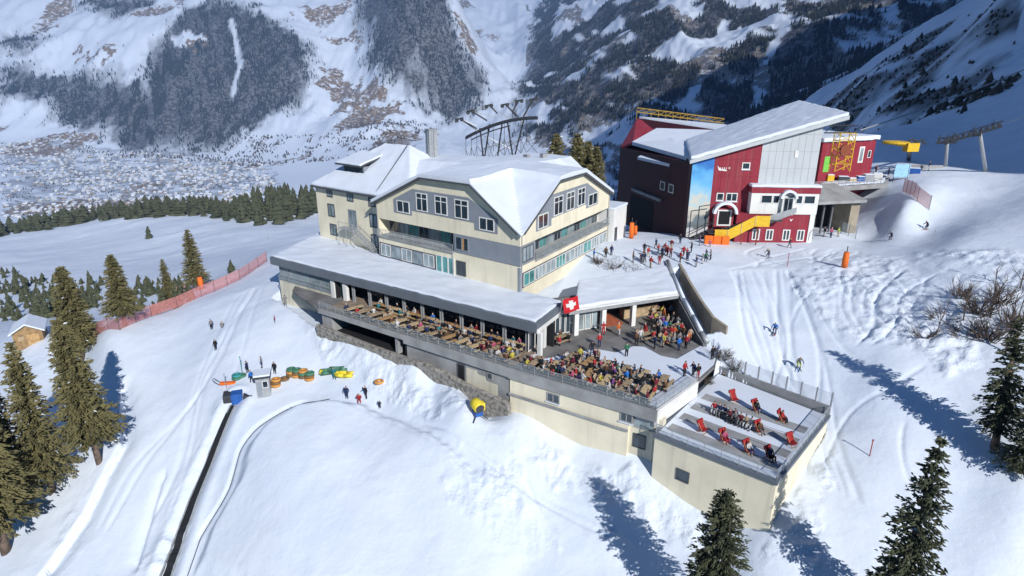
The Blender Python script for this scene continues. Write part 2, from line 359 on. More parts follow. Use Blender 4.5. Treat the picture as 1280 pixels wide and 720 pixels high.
def step_edge(pix, width, depth, ramp=.25):
    """a bank: the ground on the right hand of the line drops"""
    global GZ
    pl = [tuple(at(u, v)[:2]) for u, v in pix]; m = (GY < 200); x, y = GX[m], GY[m]; d = segdist(x, y, pl)
    sd = np.zeros_like(d); best = np.full_like(d, 1e9)
    for (x0, y0), (x1, y1) in zip(pl[:-1], pl[1:]):
        s = segdist(x, y, [(x0, y0), (x1, y1)]); c = (x1 - x0) * (y - y0) - (y1 - y0) * (x - x0); u = s < best; best[u] = s[u]; sd[u] = np.sign(c[u])
    GZ[m] += np.where(sd < 0, -depth, 0) * np.exp(-(d / width) ** 2) * sstep(0, ramp, d)
carve([(292,500),(265,560),(240,620),(205,720)], 1.0, .75, .22)
carve([(415,498),(370,505),(325,530),(300,560),(285,610),(250,670),(232,720)], .22, .35)
step_edge([(60,705),(105,640),(130,590),(150,555),(150,490)], 1.6, 1.0)
step_edge([(205,600),(175,700)], 1.0, .5)
for pl in ([(1085,330),(1060,350),(1052,385),(1075,420),(1100,440)], [(1160,335),(1150,370),(1120,400),(1095,440)], [(1105,345),(1080,370),(1085,410)], [(1040,345),(1000,380),(985,420)],
           [(1010,360),(1030,400),(1060,440),(1110,470)], [(1075,345),(1065,365),(1068,395),(1095,425),(1130,440)], [(1140,500),(1128,540),(1130,580),(1150,620),(1200,660)], [(1180,440),(1120,480),(1060,520),(1020,600)], [(985,340),(1000,365),(1040,380)],
           [(960,420),(975,440),(1000,462)], [(910,330),(930,370),(968,412)], [(400,500),(470,530),(560,575),(640,640)], [(655,540),(690,575),(740,590),(800,640)]):
    carve(pl, .17, .13)
MND = [tuple(at(*q_)[:2]) for q_ in ((418,501),(372,508),(330,532),(306,562),(292,611),(258,670),(238,725),(330,770),(640,770),(718,690),(660,625),(585,572),(505,522),(455,503))]
m = GY < 120; x_, y_ = GX[m], GY[m]; GZ[m] += inpoly(x_, y_, MND) * 1.15 * (1 - sstep(-7, 1, x_)) * sstep(0, 1.5, segdist(x_, y_, MND + MND[:1]) + .25 * fbm(x_ / 1.5, y_ / 1.5, 2, 97))
tk = random.Random(4)
def lerp2(a, b, t): return (a[0] + (b[0] - a[0]) * t, a[1] + (b[1] - a[1]) * t)
for (A0, A1), (B0, B1), n in ((((905, 330), (985, 330)), ((985, 600), (1120, 690)), 12), (((1000, 330), (1280, 330)), ((1030, 450), (1260, 430)), 14), (((250, 380), (335, 350)), ((90, 700), (200, 690)), 6), (((500, 520), (620, 560)), ((720, 690), (860, 700)), 9), (((900, 300), (1100, 310)), ((870, 345), (1080, 330)), 10)):
    for _ in range(n):
        a, b = lerp2(A0, A1, tk.random()), lerp2(B0, B1, tk.random()); m1, m2 = lerp2(a, b, .33), lerp2(a, b, .67); w_ = tk.uniform(-22, 22)
        carve([a, (m1[0] + w_, m1[1]), (m2[0] - w_ * tk.uniform(.2, 1), m2[1]), b], tk.uniform(.14, .22), tk.uniform(.08, .20))
far_ = sstep(900, 1800, GY)
FORE = cover(GX, GY) * far_
gy_, gx_ = np.gradient(GZ); slope = np.hypot(gy_ / np.gradient(GY, axis=0), gx_ / np.maximum(np.gradient(GX, axis=1), 1e-6))
ROCK0 = far_ * sstep(.05, .2, fbm(GX / 95 + GY / 300, GY / 330, 5, 79)) * (GX > .02 * GY) * sstep(-330, -200, GZ) * .95
ROCK = far_ * sstep(.5, 1.0, slope) * sstep(-150, 0, GZ) * sstep(0, 1, .6 + 1.5 * fbm(GX / 200, GY / 200, 3, 61)) * sstep(200, 900, GX - .1 * GY)
ROCK = np.maximum(ROCK, ROCK0)
GRASS = far_ * (1 - FORE) * sstep(-.05, .35, fbm(GX / 260, GY / 260, 4, 63)) * sstep(250, -250, GX) * .9
for gp in ([(400,75),(470,100),(500,140),(440,150),(395,110)], [(90,62),(150,58),(145,78),(95,80)], [(225,45),(262,52),(245,62)], [(440,90),(500,135),(470,160),(430,150)]):
    GRASS = np.maximum(GRASS, far_ * sum(inpoly(GX + 90 * q_ * fbm(GX / 70, GY / 90, 4, 65), GY + 140 * q_ * fbm(GX / 70, GY / 90 + 4, 4, 66), onground(gp)) * .3 for q_ in (.6, 1.2, 2.0)))
TWN = onground([(0, 272), (0, 178), (60, 174), (140, 186), (250, 194), (335, 205), (350, 225), (345, 238), (300, 258), (150, 268)])
FORE = np.maximum(FORE, inpoly(GX + 60 * fbm(GX / 90, GY / 90, 3, 165), GY, TWN) * far_ * sstep(-.25, .2, fbm(GX / 55, GY / 35, 4, 166)) * .55)
for ln in ([(0,240),(120,225),(240,222),(340,232)], [(60,180),(90,210),(130,262)], [(200,196),(190,225),(230,262)], [(0,205),(140,200),(330,212)], [(290,205),(270,230),(300,255)]):
    FORE = np.maximum(FORE, far_ * .8 * (1 - sstep(3, 11, segdist(GX, GY, onground(ln)))))
SHP = onground([(905,176),(1000,139),(1100,78),(1213,10),(1278,2),(1278,98),(1200,152),(1092,160),(1000,172)])
FORE = np.maximum(FORE, inpoly(GX, GY, SHP) * (GY > 220) * sstep(-.18, .2, fbm(GX / 28, GY / 45, 5, 177)) * .95)  # dark scrub ground; mask widened to darken the shaded slope further
nr, nc = GX.shape
idx = np.arange(nr * nc).reshape(nr, nc)
terrain = np_mesh('snow_slope', np.stack([GX, GY, GZ], -1).reshape(-1, 3), np.stack([idx[:-1, :-1], idx[:-1, 1:], idx[1:, 1:], idx[1:, :-1]], -1).reshape(-1, 4), M['ground'], smooth=True)
for nm, a in (('forest', FORE), ('rock', ROCK), ('grass', GRASS), ('rough', ROUGH)):
    terrain.data.attributes.new(nm, 'FLOAT', 'POINT').data.foreach_set('value', a.astype(np.float32).ravel())
tag(terrain, 'snow covered slope falling from the mountain station to the valley and up the far side', 'snow slope', kind='structure')
_GZ = GZ
def hz(x, y):
    """height of the finished sheet (with banks and tracks)"""
    i = np.interp(y, rows, np.arange(nr)); j = np.interp(x / y, np.tan(az), np.arange(nc))
    i0 = min(int(i), nr - 2); j0 = min(int(j), nc - 2); a, b = i - i0, j - j0; g = _GZ
    return float((g[i0, j0] * (1 - b) + g[i0, j0 + 1] * b) * (1 - a) + (g[i0 + 1, j0] * (1 - b) + g[i0 + 1, j0 + 1] * b) * a)
def gat(u, v):
    p = at(u, v); p.z = hz(p.x, p.y); return p
# unseen ridge right and behind the camera, shaped to shade the slope beyond
pp = np.concatenate([np.linspace(120, 205, 12), np.linspace(230, 2600, 70)]); tt = np.linspace(-260, 420, 40); PPg, TTg = np.meshgrid(pp, tt)
prof = np.interp(PPg, [122, 134, 205, 500, 1000, 2600], [-20, 300, 430, 880, 1180, 1400])
RX = .907 * PPg + .42 * (300 + TTg); RY = .42 * PPg - .907 * (300 + TTg)
RZ = prof * np.exp(-np.abs(TTg / 330) ** 2.4) + 30 * ridged(RX / 150, RY / 150, 3, 51) * (PPg > 200) - 25
ii = np.arange(RX.size).reshape(RX.shape)
ridge = np_mesh('unseen_shade_ridge', np.stack([RX, RY, RZ], -1).reshape(-1, 3), np.stack([ii[:-1, :-1], ii[:-1, 1:], ii[1:, 1:], ii[1:, :-1]], -1).reshape(-1, 4), M['ground'], smooth=True)
tag(ridge, kind='structure')

# ------------------------------------------------------------------ far forests (read as one mass)
def forest_material(name, col, snowy):
    m = mat(name, col, .8, var=.25, scale=.11); t = m.node_tree; N = t.nodes; L = t.links; b = N['Principled BSDF']
    src = b.inputs['Base Color'].links[0].from_socket; g = N.new('ShaderNodeNewGeometry'); sx = N.new('ShaderNodeSeparateXYZ'); L.new(g.outputs['Normal'], sx.inputs[0])
    nz = N.new('ShaderNodeTexNoise'); nz.inputs['Scale'].default_value = .4; L.new(g.outputs['Position'], nz.inputs['Vector'])
    a = N.new('ShaderNodeMath'); a.operation = 'MULTIPLY'; L.new(sx.outputs[2], a.inputs[0]); L.new(nz.outputs[0], a.inputs[1])
    r = N.new('ShaderNodeMapRange'); r.inputs[1].default_value = snowy; r.inputs[2].default_value = snowy + .12; L.new(a.outputs[0], r.inputs[0])
    mx = N.new('ShaderNodeMix'); mx.data_type = 'RGBA'; L.new(r.outputs[0], mx.inputs[0]); L.new(src, mx.inputs[6]); mx.inputs[7].default_value = (.6, .62, .66, 1); L.new(mx.outputs[2], b.inputs['Base Color'])
    return m
M['forest'] = forest_material('conifer_far', (.030, .040, .032), .55)
M['shrub'] = mat('bare_shrub', (.11, .085, .06), .9, var=.25, scale=.2)
def cones(xs, ys, zs, hs, rs, sides=5):
    """many small two-tier conifers as vertex and face arrays"""
    n = len(xs); a = RNG.uniform(0, 6.28, n); V = []; 
    th = a[:, None] + np.arange(sides)[None] * 2 * math.pi / sides
    jit = RNG.uniform(.75, 1.25, (n, sides))
    ring0 = np.stack([xs[:, None] + rs[:, None] * jit * np.cos(th), ys[:, None] + rs[:, None] * jit * np.sin(th), np.repeat((zs + .08 * hs)[:, None], sides, 1)], -1)
    ring1 = np.stack([xs[:, None] + .38 * rs[:, None] * np.cos(th + .5), ys[:, None] + .38 * rs[:, None] * np.sin(th + .5), np.repeat((zs + .52 * hs)[:, None], sides, 1)], -1)
    ring2 = np.stack([xs[:, None] + .62 * rs[:, None] * jit * np.cos(th + .9), ys[:, None] + .62 * rs[:, None] * jit * np.sin(th + .9), np.repeat((zs + .46 * hs)[:, None], sides, 1)], -1)
    tip = np.stack([xs, ys, zs + hs], -1)[:, None]
    V = np.concatenate([ring0, ring1, ring2, tip], 1); k = 3 * sides + 1; b = (np.arange(n) * k)[:, None, None]
    i = np.arange(sides); j = (i + 1) % sides
    F1 = np.stack([i, j, sides + j], -1); F2 = np.stack([i, sides + j, sides + i], -1); F3 = np.stack([2 * sides + i, 2 * sides + j, np.full(sides, 3 * sides)], -1)
    Fc = np.concatenate([F1, F2, F3], 0)[None] + b
    return V.reshape(-1, 3), Fc.reshape(-1, 3)
def zs_of(x, y):
    return np.array([hz(a, b) for a, b in zip(x, y)])
def scatter(poly, spacing, dens):
    xs = [p[0] for p in poly]; ys = [p[1] for p in poly]; A = (max(xs) - min(xs)) * (max(ys) - min(ys)); n = int(A / spacing ** 2)
    x = RNG.uniform(min(xs) - 40, max(xs) + 40, n); y = RNG.uniform(min(ys) - 40, max(ys) + 40, n)
    keep = RNG.uniform(0, 1, n) < dens(x, y); return x[keep], y[keep]
for k_, lab in (('a', 'dark conifer forest on the left mountainside above the valley town'), ('b', 'band of conifer forest left above the town'), ('c', 'conifer wood at the upper left edge of the photo'),
                ('d', 'small strip of conifers on the upper left snowfield'), ('e', 'dark conifer forest on the spur left of the side valley'), ('f', 'conifer forest with gaps covering the mountain behind the red station')):
    def dens(x, y, k_=k_):
        wx = x + 40 * fbm(x / 90, y / 90, 3, 71); wy = y + 60 * fbm(x / 90 + 5, y / 90, 3, 72)
        base = cover(x, y) ** 1.3
        gap = sstep(-.32, .12, fbm(x / 55, y / 80, 4, 77) + (.02 if k_ == 'f' else .10))
        if k_ != 'f': gap = gap * sstep(-.20, -.06, fbm((x + .5 * y) / 40, y / 260, 4, 87))
        return base * gap
    x, y = scatter(FOREST_XY[k_], {'f': 9.5}.get(k_, 8.6), dens)
    z = zs_of(x, y); hgt = RNG.uniform(11, 24, len(x)); v, f_ = cones(x, y, z - .5, hgt, hgt * RNG.uniform(.13, .2, len(x)))
    print('forest', k_, len(x))
    tag(np_mesh('conifer_forest', v, f_, M['forest']), lab, 'forest', kind='stuff')

# shrubs and stunted conifers on the shaded slope beyond the station
SH_XY = onground([(905,176),(1000,139),(1100,78),(1213,10),(1278,2),(1278,98),(1200,152),(1092,160),(1000,172)])
def dens_sh(x, y): return inpoly(x, y, SH_XY) * (sstep(-.05, .25, fbm(x / 28, y / 45, 4, 177)) * .9 + .04)
x, y = scatter(SH_XY, 3.2, dens_sh); z = zs_of(x, y); hgt = RNG.uniform(.8, 2.8, len(x)) * np.where(RNG.uniform(0, 1, len(x)) < .06, 2.6, 1)
v, f_ = cones(x, y, z - .3, hgt, np.minimum(hgt * RNG.uniform(.35, .7, len(x)), 2.6)); print('shrubs', len(x))
tag(np_mesh('slope_shrubs', v, f_, [M['forest'], M['shrub']], mi=np.repeat((RNG.uniform(0, 1, len(x)) < .5).astype(int), 15)), 'dark shrubs and stunted trees dotting the blue shaded slope', 'shrubs', kind='stuff')

# ------------------------------------------------------------------ air: pale haze over the valley
def haze():
    mb = MB(); mb.prism([(-9000, -900), (9000, -900), (9000, 9600), (-9000, 9600)], float(GZ.min()) - 30, max(float(GZ.max()), float(RZ.max()), 60) + 20)
    m = bpy.data.materials.new('haze_air'); m.use_nodes = True; t = m.node_tree; t.nodes.clear()
    o = t.nodes.new('ShaderNodeOutputMaterial'); v = t.nodes.new('ShaderNodeVolumePrincipled'); v.inputs['Color'].default_value = (.38, .60, 1.0, 1); v.inputs['Density'].default_value = HAZE
    v.inputs['Anisotropy'].default_value = .0
    t.links.new(v.outputs[0], o.inputs['Volume']); h = mb.build('haze', m); tag(h, kind='stuff'); return h
HAZE = 0.65e-4
haze()

# ------------------------------------------------------------------ building materials
def streaks(m, amount=.16):
    """drip marks and damp patches running down a wall"""
    t = m.node_tree; N = t.nodes; L = t.links; b = N['Principled BSDF']; src = b.inputs['Base Color'].links[0].from_socket
    g = N.new('ShaderNodeNewGeometry'); mp = N.new('ShaderNodeMapping'); mp.inputs['Scale'].default_value = (1.6, 1.6, .12); L.new(g.outputs['Position'], mp.inputs['Vector'])
    nz = N.new('ShaderNodeTexNoise'); nz.inputs['Scale'].default_value = 1.0; nz.inputs['Detail'].default_value = 6; L.new(mp.outputs[0], nz.inputs['Vector'])
    r = N.new('ShaderNodeMapRange'); r.inputs[1].default_value = .52; r.inputs[2].default_value = .72; r.inputs[4].default_value = amount * 1.5; L.new(nz.outputs[0], r.inputs[0])
    mx = N.new('ShaderNodeMix'); mx.data_type = 'RGBA'; L.new(r.outputs[0], mx.inputs[0]); L.new(src, mx.inputs[6]); mx.inputs[7].default_value = (.30, .28, .24, 1); L.new(mx.outputs[2], b.inputs['Base Color']); return m
M['cream'] = mat('cream_render', (.87, .80, .615), .85, var=.05, scale=.35, bump=.15, bscale=40)
M['cream_old'] = mat('weathered_cream', (.72, .68, .55), .9, var=.09, scale=.5, bump=.2, bscale=30)
M['grey_clad'] = mat('grey_cladding', (.27, .30, .345), .6, var=.05, scale=.6)
M['dark_frame'] = mat('dark_frame', (.09, .098, .11), .5, var=.08)
M['fascia'] = mat('slate_fascia', (.155, .18, .215), .55, var=.06, scale=.4)
M['white'] = mat('white_paint', (.80, .80, .78), .6, var=.04, scale=.8)
M['conc'] = mat('concrete', (.36, .365, .37), .9, var=.14, scale=.5, bump=.3, bscale=12)
M['conc_dark'] = mat('dark_concrete', (.16, .165, .175), .9, var=.12, scale=.6, bump=.3, bscale=10)
M['paving'] = mat('wet_paving', (.22, .215, .21), .75, var=.22, scale=.45, bump=.3, bscale=8)
M['boards'] = mat('deck_boards', (.30, .235, .18), .8, var=.2, scale=1.2)
M['metal'] = mat('galvanised', (.42, .44, .46), .45, .25, var=.1)
M['steel_dark'] = mat('dark_steel', (.075, .08, .09), .5, .4, var=.1)
M['glass'] = mat('window_glass', (.035, .055, .075), .07, var=.3, scale=.4, spec=.8)
M['glass_teal'] = mat('teal_glass', (.10, .34, .33), .1, var=.25, scale=.5, spec=.7)
M['glass_pale'] = mat('pale_blind_glass', (.33, .40, .43), .12, var=.25, scale=.5, spec=.7)
M['railglass'] = mat('railing_glass', (.42, .50, .54), .08, var=.02, spec=.6, alpha=.16)
M['stone'] = mat('rubble_stone', (.33, .31, .28), .95, var=.3, scale=2.6, bump=.9, bscale=5)
M['wood'] = mat('pine_wood', (.50, .31, .14), .65, var=.16, scale=2.5)
M['wood_grey'] = mat('weathered_wood', (.47, .35, .215), .8, var=.18, scale=2.0)
M['wood_pale'] = mat('pale_wood', (.62, .47, .27), .65, var=.14, scale=2.5)
M['rust'] = mat('red_brown_boards', (.28, .075, .035), .7, var=.15)
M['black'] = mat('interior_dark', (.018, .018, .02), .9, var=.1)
M['red_wall'] = mat('red_cladding', (.30, .030, .050), .6, var=.07, scale=.5)
M['maroon'] = mat('red_cladding_shade', (.05, .008, .012), .65, var=.10, scale=.4)  # red cladding copy, darkened in colour for walls in shade
M['grey_wall'] = mat('pale_grey_cladding', (.54, .575, .60), .6, var=.035, scale=.3)
M['yellow'] = mat('yellow_paint', (.78, .50, .035), .5, var=.08)
M['orange'] = mat('orange_padding', (.85, .17, .02), .6, var=.1)
M['tan_conc'] = mat('tan_panel', (.36, .31, .24), .85, var=.12, scale=.5, bump=.2, bscale=8)
M['curtain'] = mat('orange_curtain', (.55, .30, .12), .9, var=.3)

_cl = bpy.data.textures.new('snow_clouds', 'CLOUDS'); _cl.noise_scale = 1.6; _cl.noise_depth = 3
def drift(o, amp=.16, lv=5):
    """uneven wind-packed surface for a slab of snow"""
    for m_ in list(o.modifiers): o.modifiers.remove(m_)
    b = o.modifiers.new('b', 'BEVEL'); b.width = .14; b.segments = 2; b.limit_method = 'ANGLE'
    s_ = o.modifiers.new('s', 'SUBSURF'); s_.subdivision_type = 'SIMPLE'; s_.levels = s_.render_levels = lv
    d = o.modifiers.new('d', 'DISPLACE'); d.texture = _cl; d.strength = amp; d.mid_level = .55; d.texture_coords = 'GLOBAL'; d.direction = 'Z'
    for p in o.data.polygons: p.use_smooth = True
    return o
for k_ in ('cream', 'cream_old', 'conc', 'white', 'grey_wall', 'red_wall', 'grey_clad') : 
    if k_ in M: streaks(M[k_], {'red_wall': .10, 'grey_wall': .09, 'white': .08, 'cream': .13}.get(k_, .2))
def offset_poly(poly, d):
    """shrink (d>0) a convex-ish outline towards its centre"""
    c = sum((Vector(p[:2]).to_3d() for p in poly), Vector()) / len(poly); out = []
    for p in poly:
        q = Vector((p[0], p[1], 0)); v = c - q; out.append(tuple((q + v * min(.4, d / max(v.length, .1)))[:2]))
    return out
def window(F, parent, a0, a1, z0, z1, n=0.0, fm='white', gm='glass', mull=2, trans=None, fw=.1, name='window', sill=None):
    """frame as the part, its pane as the sub-part"""
    mb = MB(); d = .07
    F.box(mb, a0, a1, n, n + d, z0, z0 + fw); F.box(mb, a0, a1, n, n + d, z1 - fw, z1)
    F.box(mb, a0, a0 + fw, n, n + d - .002, z0 + fw, z1 - fw); F.box(mb, a1 - fw, a1, n, n + d - .002, z0 + fw, z1 - fw)
    for k in range(1, mull): c = a0 + (a1 - a0) * k / mull; F.box(mb, c - fw * .45, c + fw * .45, n, n + d - .004, z0 + fw, z1 - fw)
    if trans: zt = z0 + (z1 - z0) * trans; F.box(mb, a0 + fw, a1 - fw, n, n + d - .006, zt - fw * .4, zt + fw * .4)
    if sill: F.box(mb, a0 - .08, a1 + .08, n, n + .16, z0 - .09, z0 - .002, 1)
    o = mb.build(name, [M[fm], M['snow']], parent); mb = MB(); F.box(mb, a0 + fw * .5, a1 - fw * .5, n - .02, n + .025, z0 + fw * .5, z1 - fw * .5); mb.build('pane', M[gm], o)
    return o
def railing(name, pts, parent=None, h=1.0, step=1.5, mid=2, panel=None, m='metal', r=.03):
    mb = MB()
    for a, b in zip(pts[:-1], pts[1:]):
        a = Vector(a); b = Vector(b); n = max(1, round((b - a).length / step)); up = Vector((0, 0, h))
        for k in range(n + 1): q = a.lerp(b, k / n); mb.tube(q, q + up, r, 5)
        mb.tube(a + up, b + up, r * 1.25, 5)
        for k in range(1, mid + 1): mb.tube(a + up * k / (mid + 1), b + up * k / (mid + 1), r * .55, 4)
    o = mb.build(name, M[m], parent)
    if panel:
        for a, b in zip(pts[:-1], pts[1:]):
            a = Vector(a); b = Vector(b); d = (b - a); F_ = Frame(a, d); pm = MB(); up = (b.z - a.z)
            L_ = math.hypot(d.x, d.y); vs = [F_.p(0, -.012, a.z + .1), F_.p(L_, -.012, b.z + .1), F_.p(L_, .012, b.z + .1), F_.p(0, .012, a.z + .1)]
            pm.hexa([vs[0], vs[3], vs[2], vs[1]] + [v + Vector((0, 0, h - .16)) for v in (vs[0], vs[3], vs[2], vs[1])]); pm.build('rail_panel', M[panel], o)
    return o

# ------------------------------------------------------------------ the hotel
HC = Vector((.99, 71.24, 0)); LD = Vector((-.784, .621, 0)).normalized(); RD = Vector((.515, .857, 0)).normalized()
def hp(a, b, z=0.0): q = HC + LD * a + RD * b; return Vector((q.x, q.y, z))
FL = Frame(HC, LD, -1); FR = Frame(HC, RD, 1)
hotel = empty('hotel', hp(13, 14, 3.2)); HO = hotel.location.copy()
tag(hotel, 'large cream mountain hotel with snowy gabled roof standing above the crowded terrace', 'hotel')
def under(root):
    """keep world placement of everything parented below a root Empty"""
    bpy.context.view_layer.update()
    for ch in root.children:
        ch.matrix_parent_inverse = root.matrix_world.inverted()
pa = lambda a: np.interp(a, [-.6, 0, 7.6, 16.6, 26.5, 27.2], [11.35, 11.7, 16.8, 16.8, 12.35, 12.05])
qb = lambda b: np.interp(b, [-.6, 0, 9.4, 17.2, 27.8, 28.5], [11.35, 11.7, 16.8, 16.8, 12.35, 12.05])
wl = MB()
wl.prism([hp(0, 0), hp(26.5, 0), hp(26.5, 27.8), hp(0, 27.8)], 2.6, 7.3)
wl.prism([hp(.12, .12), hp(11.1, .12), hp(11.1, 1.9), hp(26.4, 1.9), hp(26.4, 27.7), hp(1.9, 27.7), hp(1.9, 3.7), hp(.12, 3.7)], 7.3, 9.9)
FL.box(wl, 26.1, 26.5, -1.9, 0, 7.3, 9.9)
outL = [(0, 9.9), (26.5, 9.9), (26.5, 12.3), (16.6, 16.75), (7.6, 16.75), (0, 11.65)]
outR = [(0.3, 9.9), (27.8, 9.9), (27.8, 12.3), (17.2, 16.75), (9.4, 16.75), (.3, 11.85)]
FL.poly(wl, outL, -.3, 0); FR.poly(wl, outR, -.3, -.002)
Frame(hp(0, 27.7), LD, -1).poly(wl, outL, -.3, 0); wl.prism([hp(26.2, .3), hp(26.5, .3), hp(26.5, 27.5), hp(26.2, 27.5)], 9.9, 12.3)
wl.prism([hp(.3, .3), hp(26.2, .3), hp(26.2, 27.5), hp(.3, 27.5)], 9.9, 10.2)
wl.build('wall', M['cream'], hotel)
# cladding of the balcony storey at the corner
cl = MB(); FL.box(cl, 0, 11.1, -.1, .03, 7.38, 9.88); FR.box(cl, -.03, 3.7, -.1, .028, 7.38, 9.88); cl.build('corner_cladding', M['grey_clad'], hotel)
window(FL, hotel, 8.4, 10.8, 7.75, 9.65, .03, 'grey_clad', 'glass', 2, fw=.16)
window(FR, hotel, .5, 3.2, 7.7, 9.65, .03, 'dark_frame', 'glass_pale', 3, fw=.12)
mb = MB(); FL.box(mb, 9.2, 9.7, .045, .06, 7.95, 9.45); mb.build('curtain', M['curtain'], hotel)
# balconies
fl = MB(); FL.box(fl, 11.1, 26.5, -1.9, .25, 7.2, 7.42); FR.box(fl, 3.7, 31, -1.9, .3, 7.2, 7.42); fl.build('balcony_floor', M['conc'], hotel)
for F_, a0, a1, n in ((FL, 11.3, 26.0, 7), (FR, 3.9, 27.6, 11)):
    w_ = (a1 - a0) / n
    for k in range(n): window(F_, hotel, a0 + k * w_ + .05, a0 + (k + 1) * w_ - .05, 7.5, 9.75, -1.88, 'grey_clad', ('glass_teal', 'glass', 'glass_pale')[(k * 5 + n) % 3], 2, fw=.09, name='balcony_door')
railing('balcony_railing', [FL.p(11.2, .18, 7.42), FL.p(26.45, .18, 7.42)], hotel, .95, 1.9, 0, 'railglass')
railing('balcony_railing', [FR.p(3.8, .22, 7.42), FR.p(30.9, .22, 7.42)], hotel, .95, 1.9, 0, 'railglass')
# gable bands with five windows each
def gable(F_, b):
    g = MB(); F_.poly(g, b, 0, .06); g.build('window_band', M['grey_clad'], hotel)
gable(FL, [(3.5, 10.95), (7.3, 10.95), (7.3, 11.85), (18.9, 11.95), (18.9, 11.25), (22.6, 11.25), (22.6, 13.1), (18.6, 14.95), (8.3, 14.95), (3.5, 12.75)])
gable(FR, [(3.9, 10.95), (8.0, 10.95), (8.0, 11.9), (19.0, 11.95), (19.0, 11.3), (23.2, 11.3), (23.2, 13.1), (19.0, 15.0), (8.2, 15.0), (3.9, 12.9)])
for F_, ws in ((FL, ((4.0, 6.5, 11.1, 12.75), (8.3, 10.7, 12.05, 14.55), (12.0, 14.3, 12.1, 14.6), (15.7, 17.9, 12.1, 14.6), (19.3, 21.9, 11.4, 13.1))),
               (FR, ((4.3, 7.0, 11.1, 12.95), (8.6, 11.2, 12.05, 14.55), (12.3, 14.8, 12.05, 14.6), (15.9, 18.3, 12.1, 14.6), (19.6, 22.8, 11.45, 13.2)))):
    for a0, a1, z0, z1 in ws: window(F_, hotel, a0, a1, z0, z1, .06, 'white', 'glass', 2, .7 if z1 - z0 > 2 else None, fw=.13)
# lower storey bands
for F_, q__ in ((FL, (14.6, 26.3, -.05, .035, 4.15, 6.3)), (FR, (.5, 27.4, -.05, .035, 4.4, 6.4))): b_ = MB(); F_.box(b_, *q__); b_.build('window_band', M['dark_frame'], hotel)
for k in range(5): a0 = 14.9 + k * 2.25; window(FL, hotel, a0, a0 + 2.1, 4.35, 6.15, .035, 'grey_clad' if k % 2 else 'white', 'glass_pale', 2, fw=.08)
for k in range(9): a0 = .8 + k * 2.95; window(FR, hotel, a0, a0 + 2.75, 4.55, 6.25, .035, 'white', 'glass_pale' if k % 3 else 'glass_teal', 2 + (k % 2), fw=.09)
for k in range(3): a0 = 11.1 + k * 1.15; window(FL, hotel, a0, a0 + 1.1, 4.05, 6.45, .02, 'white', 'glass_teal', 1, fw=.1, name='terrace_door')
window(FL, hotel, 9.0, 10.7, 4.3, 6.3, .02, 'dark_frame', 'glass', 2, fw=.12)
dp = MB(); FL.box(dp, -.06, .2, -.2, .1, 3.8, 7.2); dp.build('corner_pilaster', M['grey_clad'], hotel)
for F_, a, z0, z1 in ((FL, 26.3, 3.9, 12.2), (FL, 11.3, 4.0, 7.2), (FR, 27.6, 3.9, 12.2), (FR, .25, 3.9, 11.5)):
    mb = MB(); mb.tube(F_.p(a, .1, z0), F_.p(a, .1, z1), .06, 6); mb.build('downpipe', M['metal'], hotel)
# roof: union of two ridged prisms, snow on top, slate edges
ga = np.unique(np.concatenate([np.arange(-.6, 27.21, .4), [7.6, 16.6]])); gb = np.unique(np.concatenate([np.arange(-.6, 28.51, .4), [9.4, 17.2]]))
A_, B_ = np.meshgrid(ga, gb, indexing='ij'); kite = (A_ < 7.55) & (B_ < 9.35)
base = np.maximum(pa(A_), qb(B_)); top = base + np.where(kite, .12, .48 + .10 * fbm(A_ / 4, B_ / 4, 3, 3) + .05 * fbm(A_ / 1.2, B_ / 1.2, 2, 8))
top += np.where(~kite, .55 * np.exp(-((A_ - 12) / 9) ** 2 - ((B_ - 14) / 9) ** 2), 0)
WX = HC.x + LD.x * A_ + RD.x * B_; WY = HC.y + LD.y * A_ + RD.y * B_; na, nb = A_.shape; I_ = np.arange(na * nb).reshape(na, nb); nn = na * nb
vt = np.concatenate([np.stack([WX, WY, top], -1).reshape(-1, 3), np.stack([WX, WY, base - .02], -1).reshape(-1, 3)])
q = lambda I: np.stack([I[:-1, :-1], I[:-1, 1:], I[1:, 1:], I[1:, :-1]], -1).reshape(-1, 4)
rim = np.concatenate([I_[0, :], I_[1:, -1], I_[-1, -2::-1], I_[-2:0:-1, 0]]); rr = np.stack([rim, np.roll(rim, -1), np.roll(rim, -1) + nn, rim + nn], -1)
top += .10 * fbm(A_ / 2.2, B_ / 2.2, 3, 18)
vt[:nn, 2] = top.ravel()
roof = np_mesh('roof', vt, np.concatenate([q(I_)[:, ::-1], q(I_) + nn, rr]), M['snow'], hotel, smooth=False)
ed = MB()
def edge_strip(mb, pts, w0, w1, th=.24):
    for (p0, q0), (p1, q1) in zip(pts[:-1], pts[1:]):
        up = Vector((0, 0, th)); mb.hexa([p0 - up, q0 - up, q1 - up, p1 - up, p0, q0, q1, p1])
for F_, prof_ in ((FL, [(0, 11.68), (7.6, 16.8), (16.6, 16.8), (27.0, 12.12)]), (FR, [(0, 11.68), (9.4, 16.8), (17.2, 16.8), (28.3, 12.12)])):
    edge_strip(ed, [(F_.p(a, -.1, z), F_.p(a, .68, z)) for a, z in prof_], 0, 0)
ed.build('roof_edge', M['dark_frame'], hotel)
st = MB()
for p, q_ in ((hp(7.57, -.55), hp(7.57, 9.4)), (hp(-.55, 9.37), hp(7.57, 9.37))):
    d = (q_ - p).normalized(); n = Vector((-d.y, d.x, 0)) * .04; st.hexa([v + Vector((0, 0, z)) for z in (16.72, 17.16) for v in (p - n, q_ - n, q_ + n, p + n)])
st.build('roof_step', M['dark_frame'], hotel)
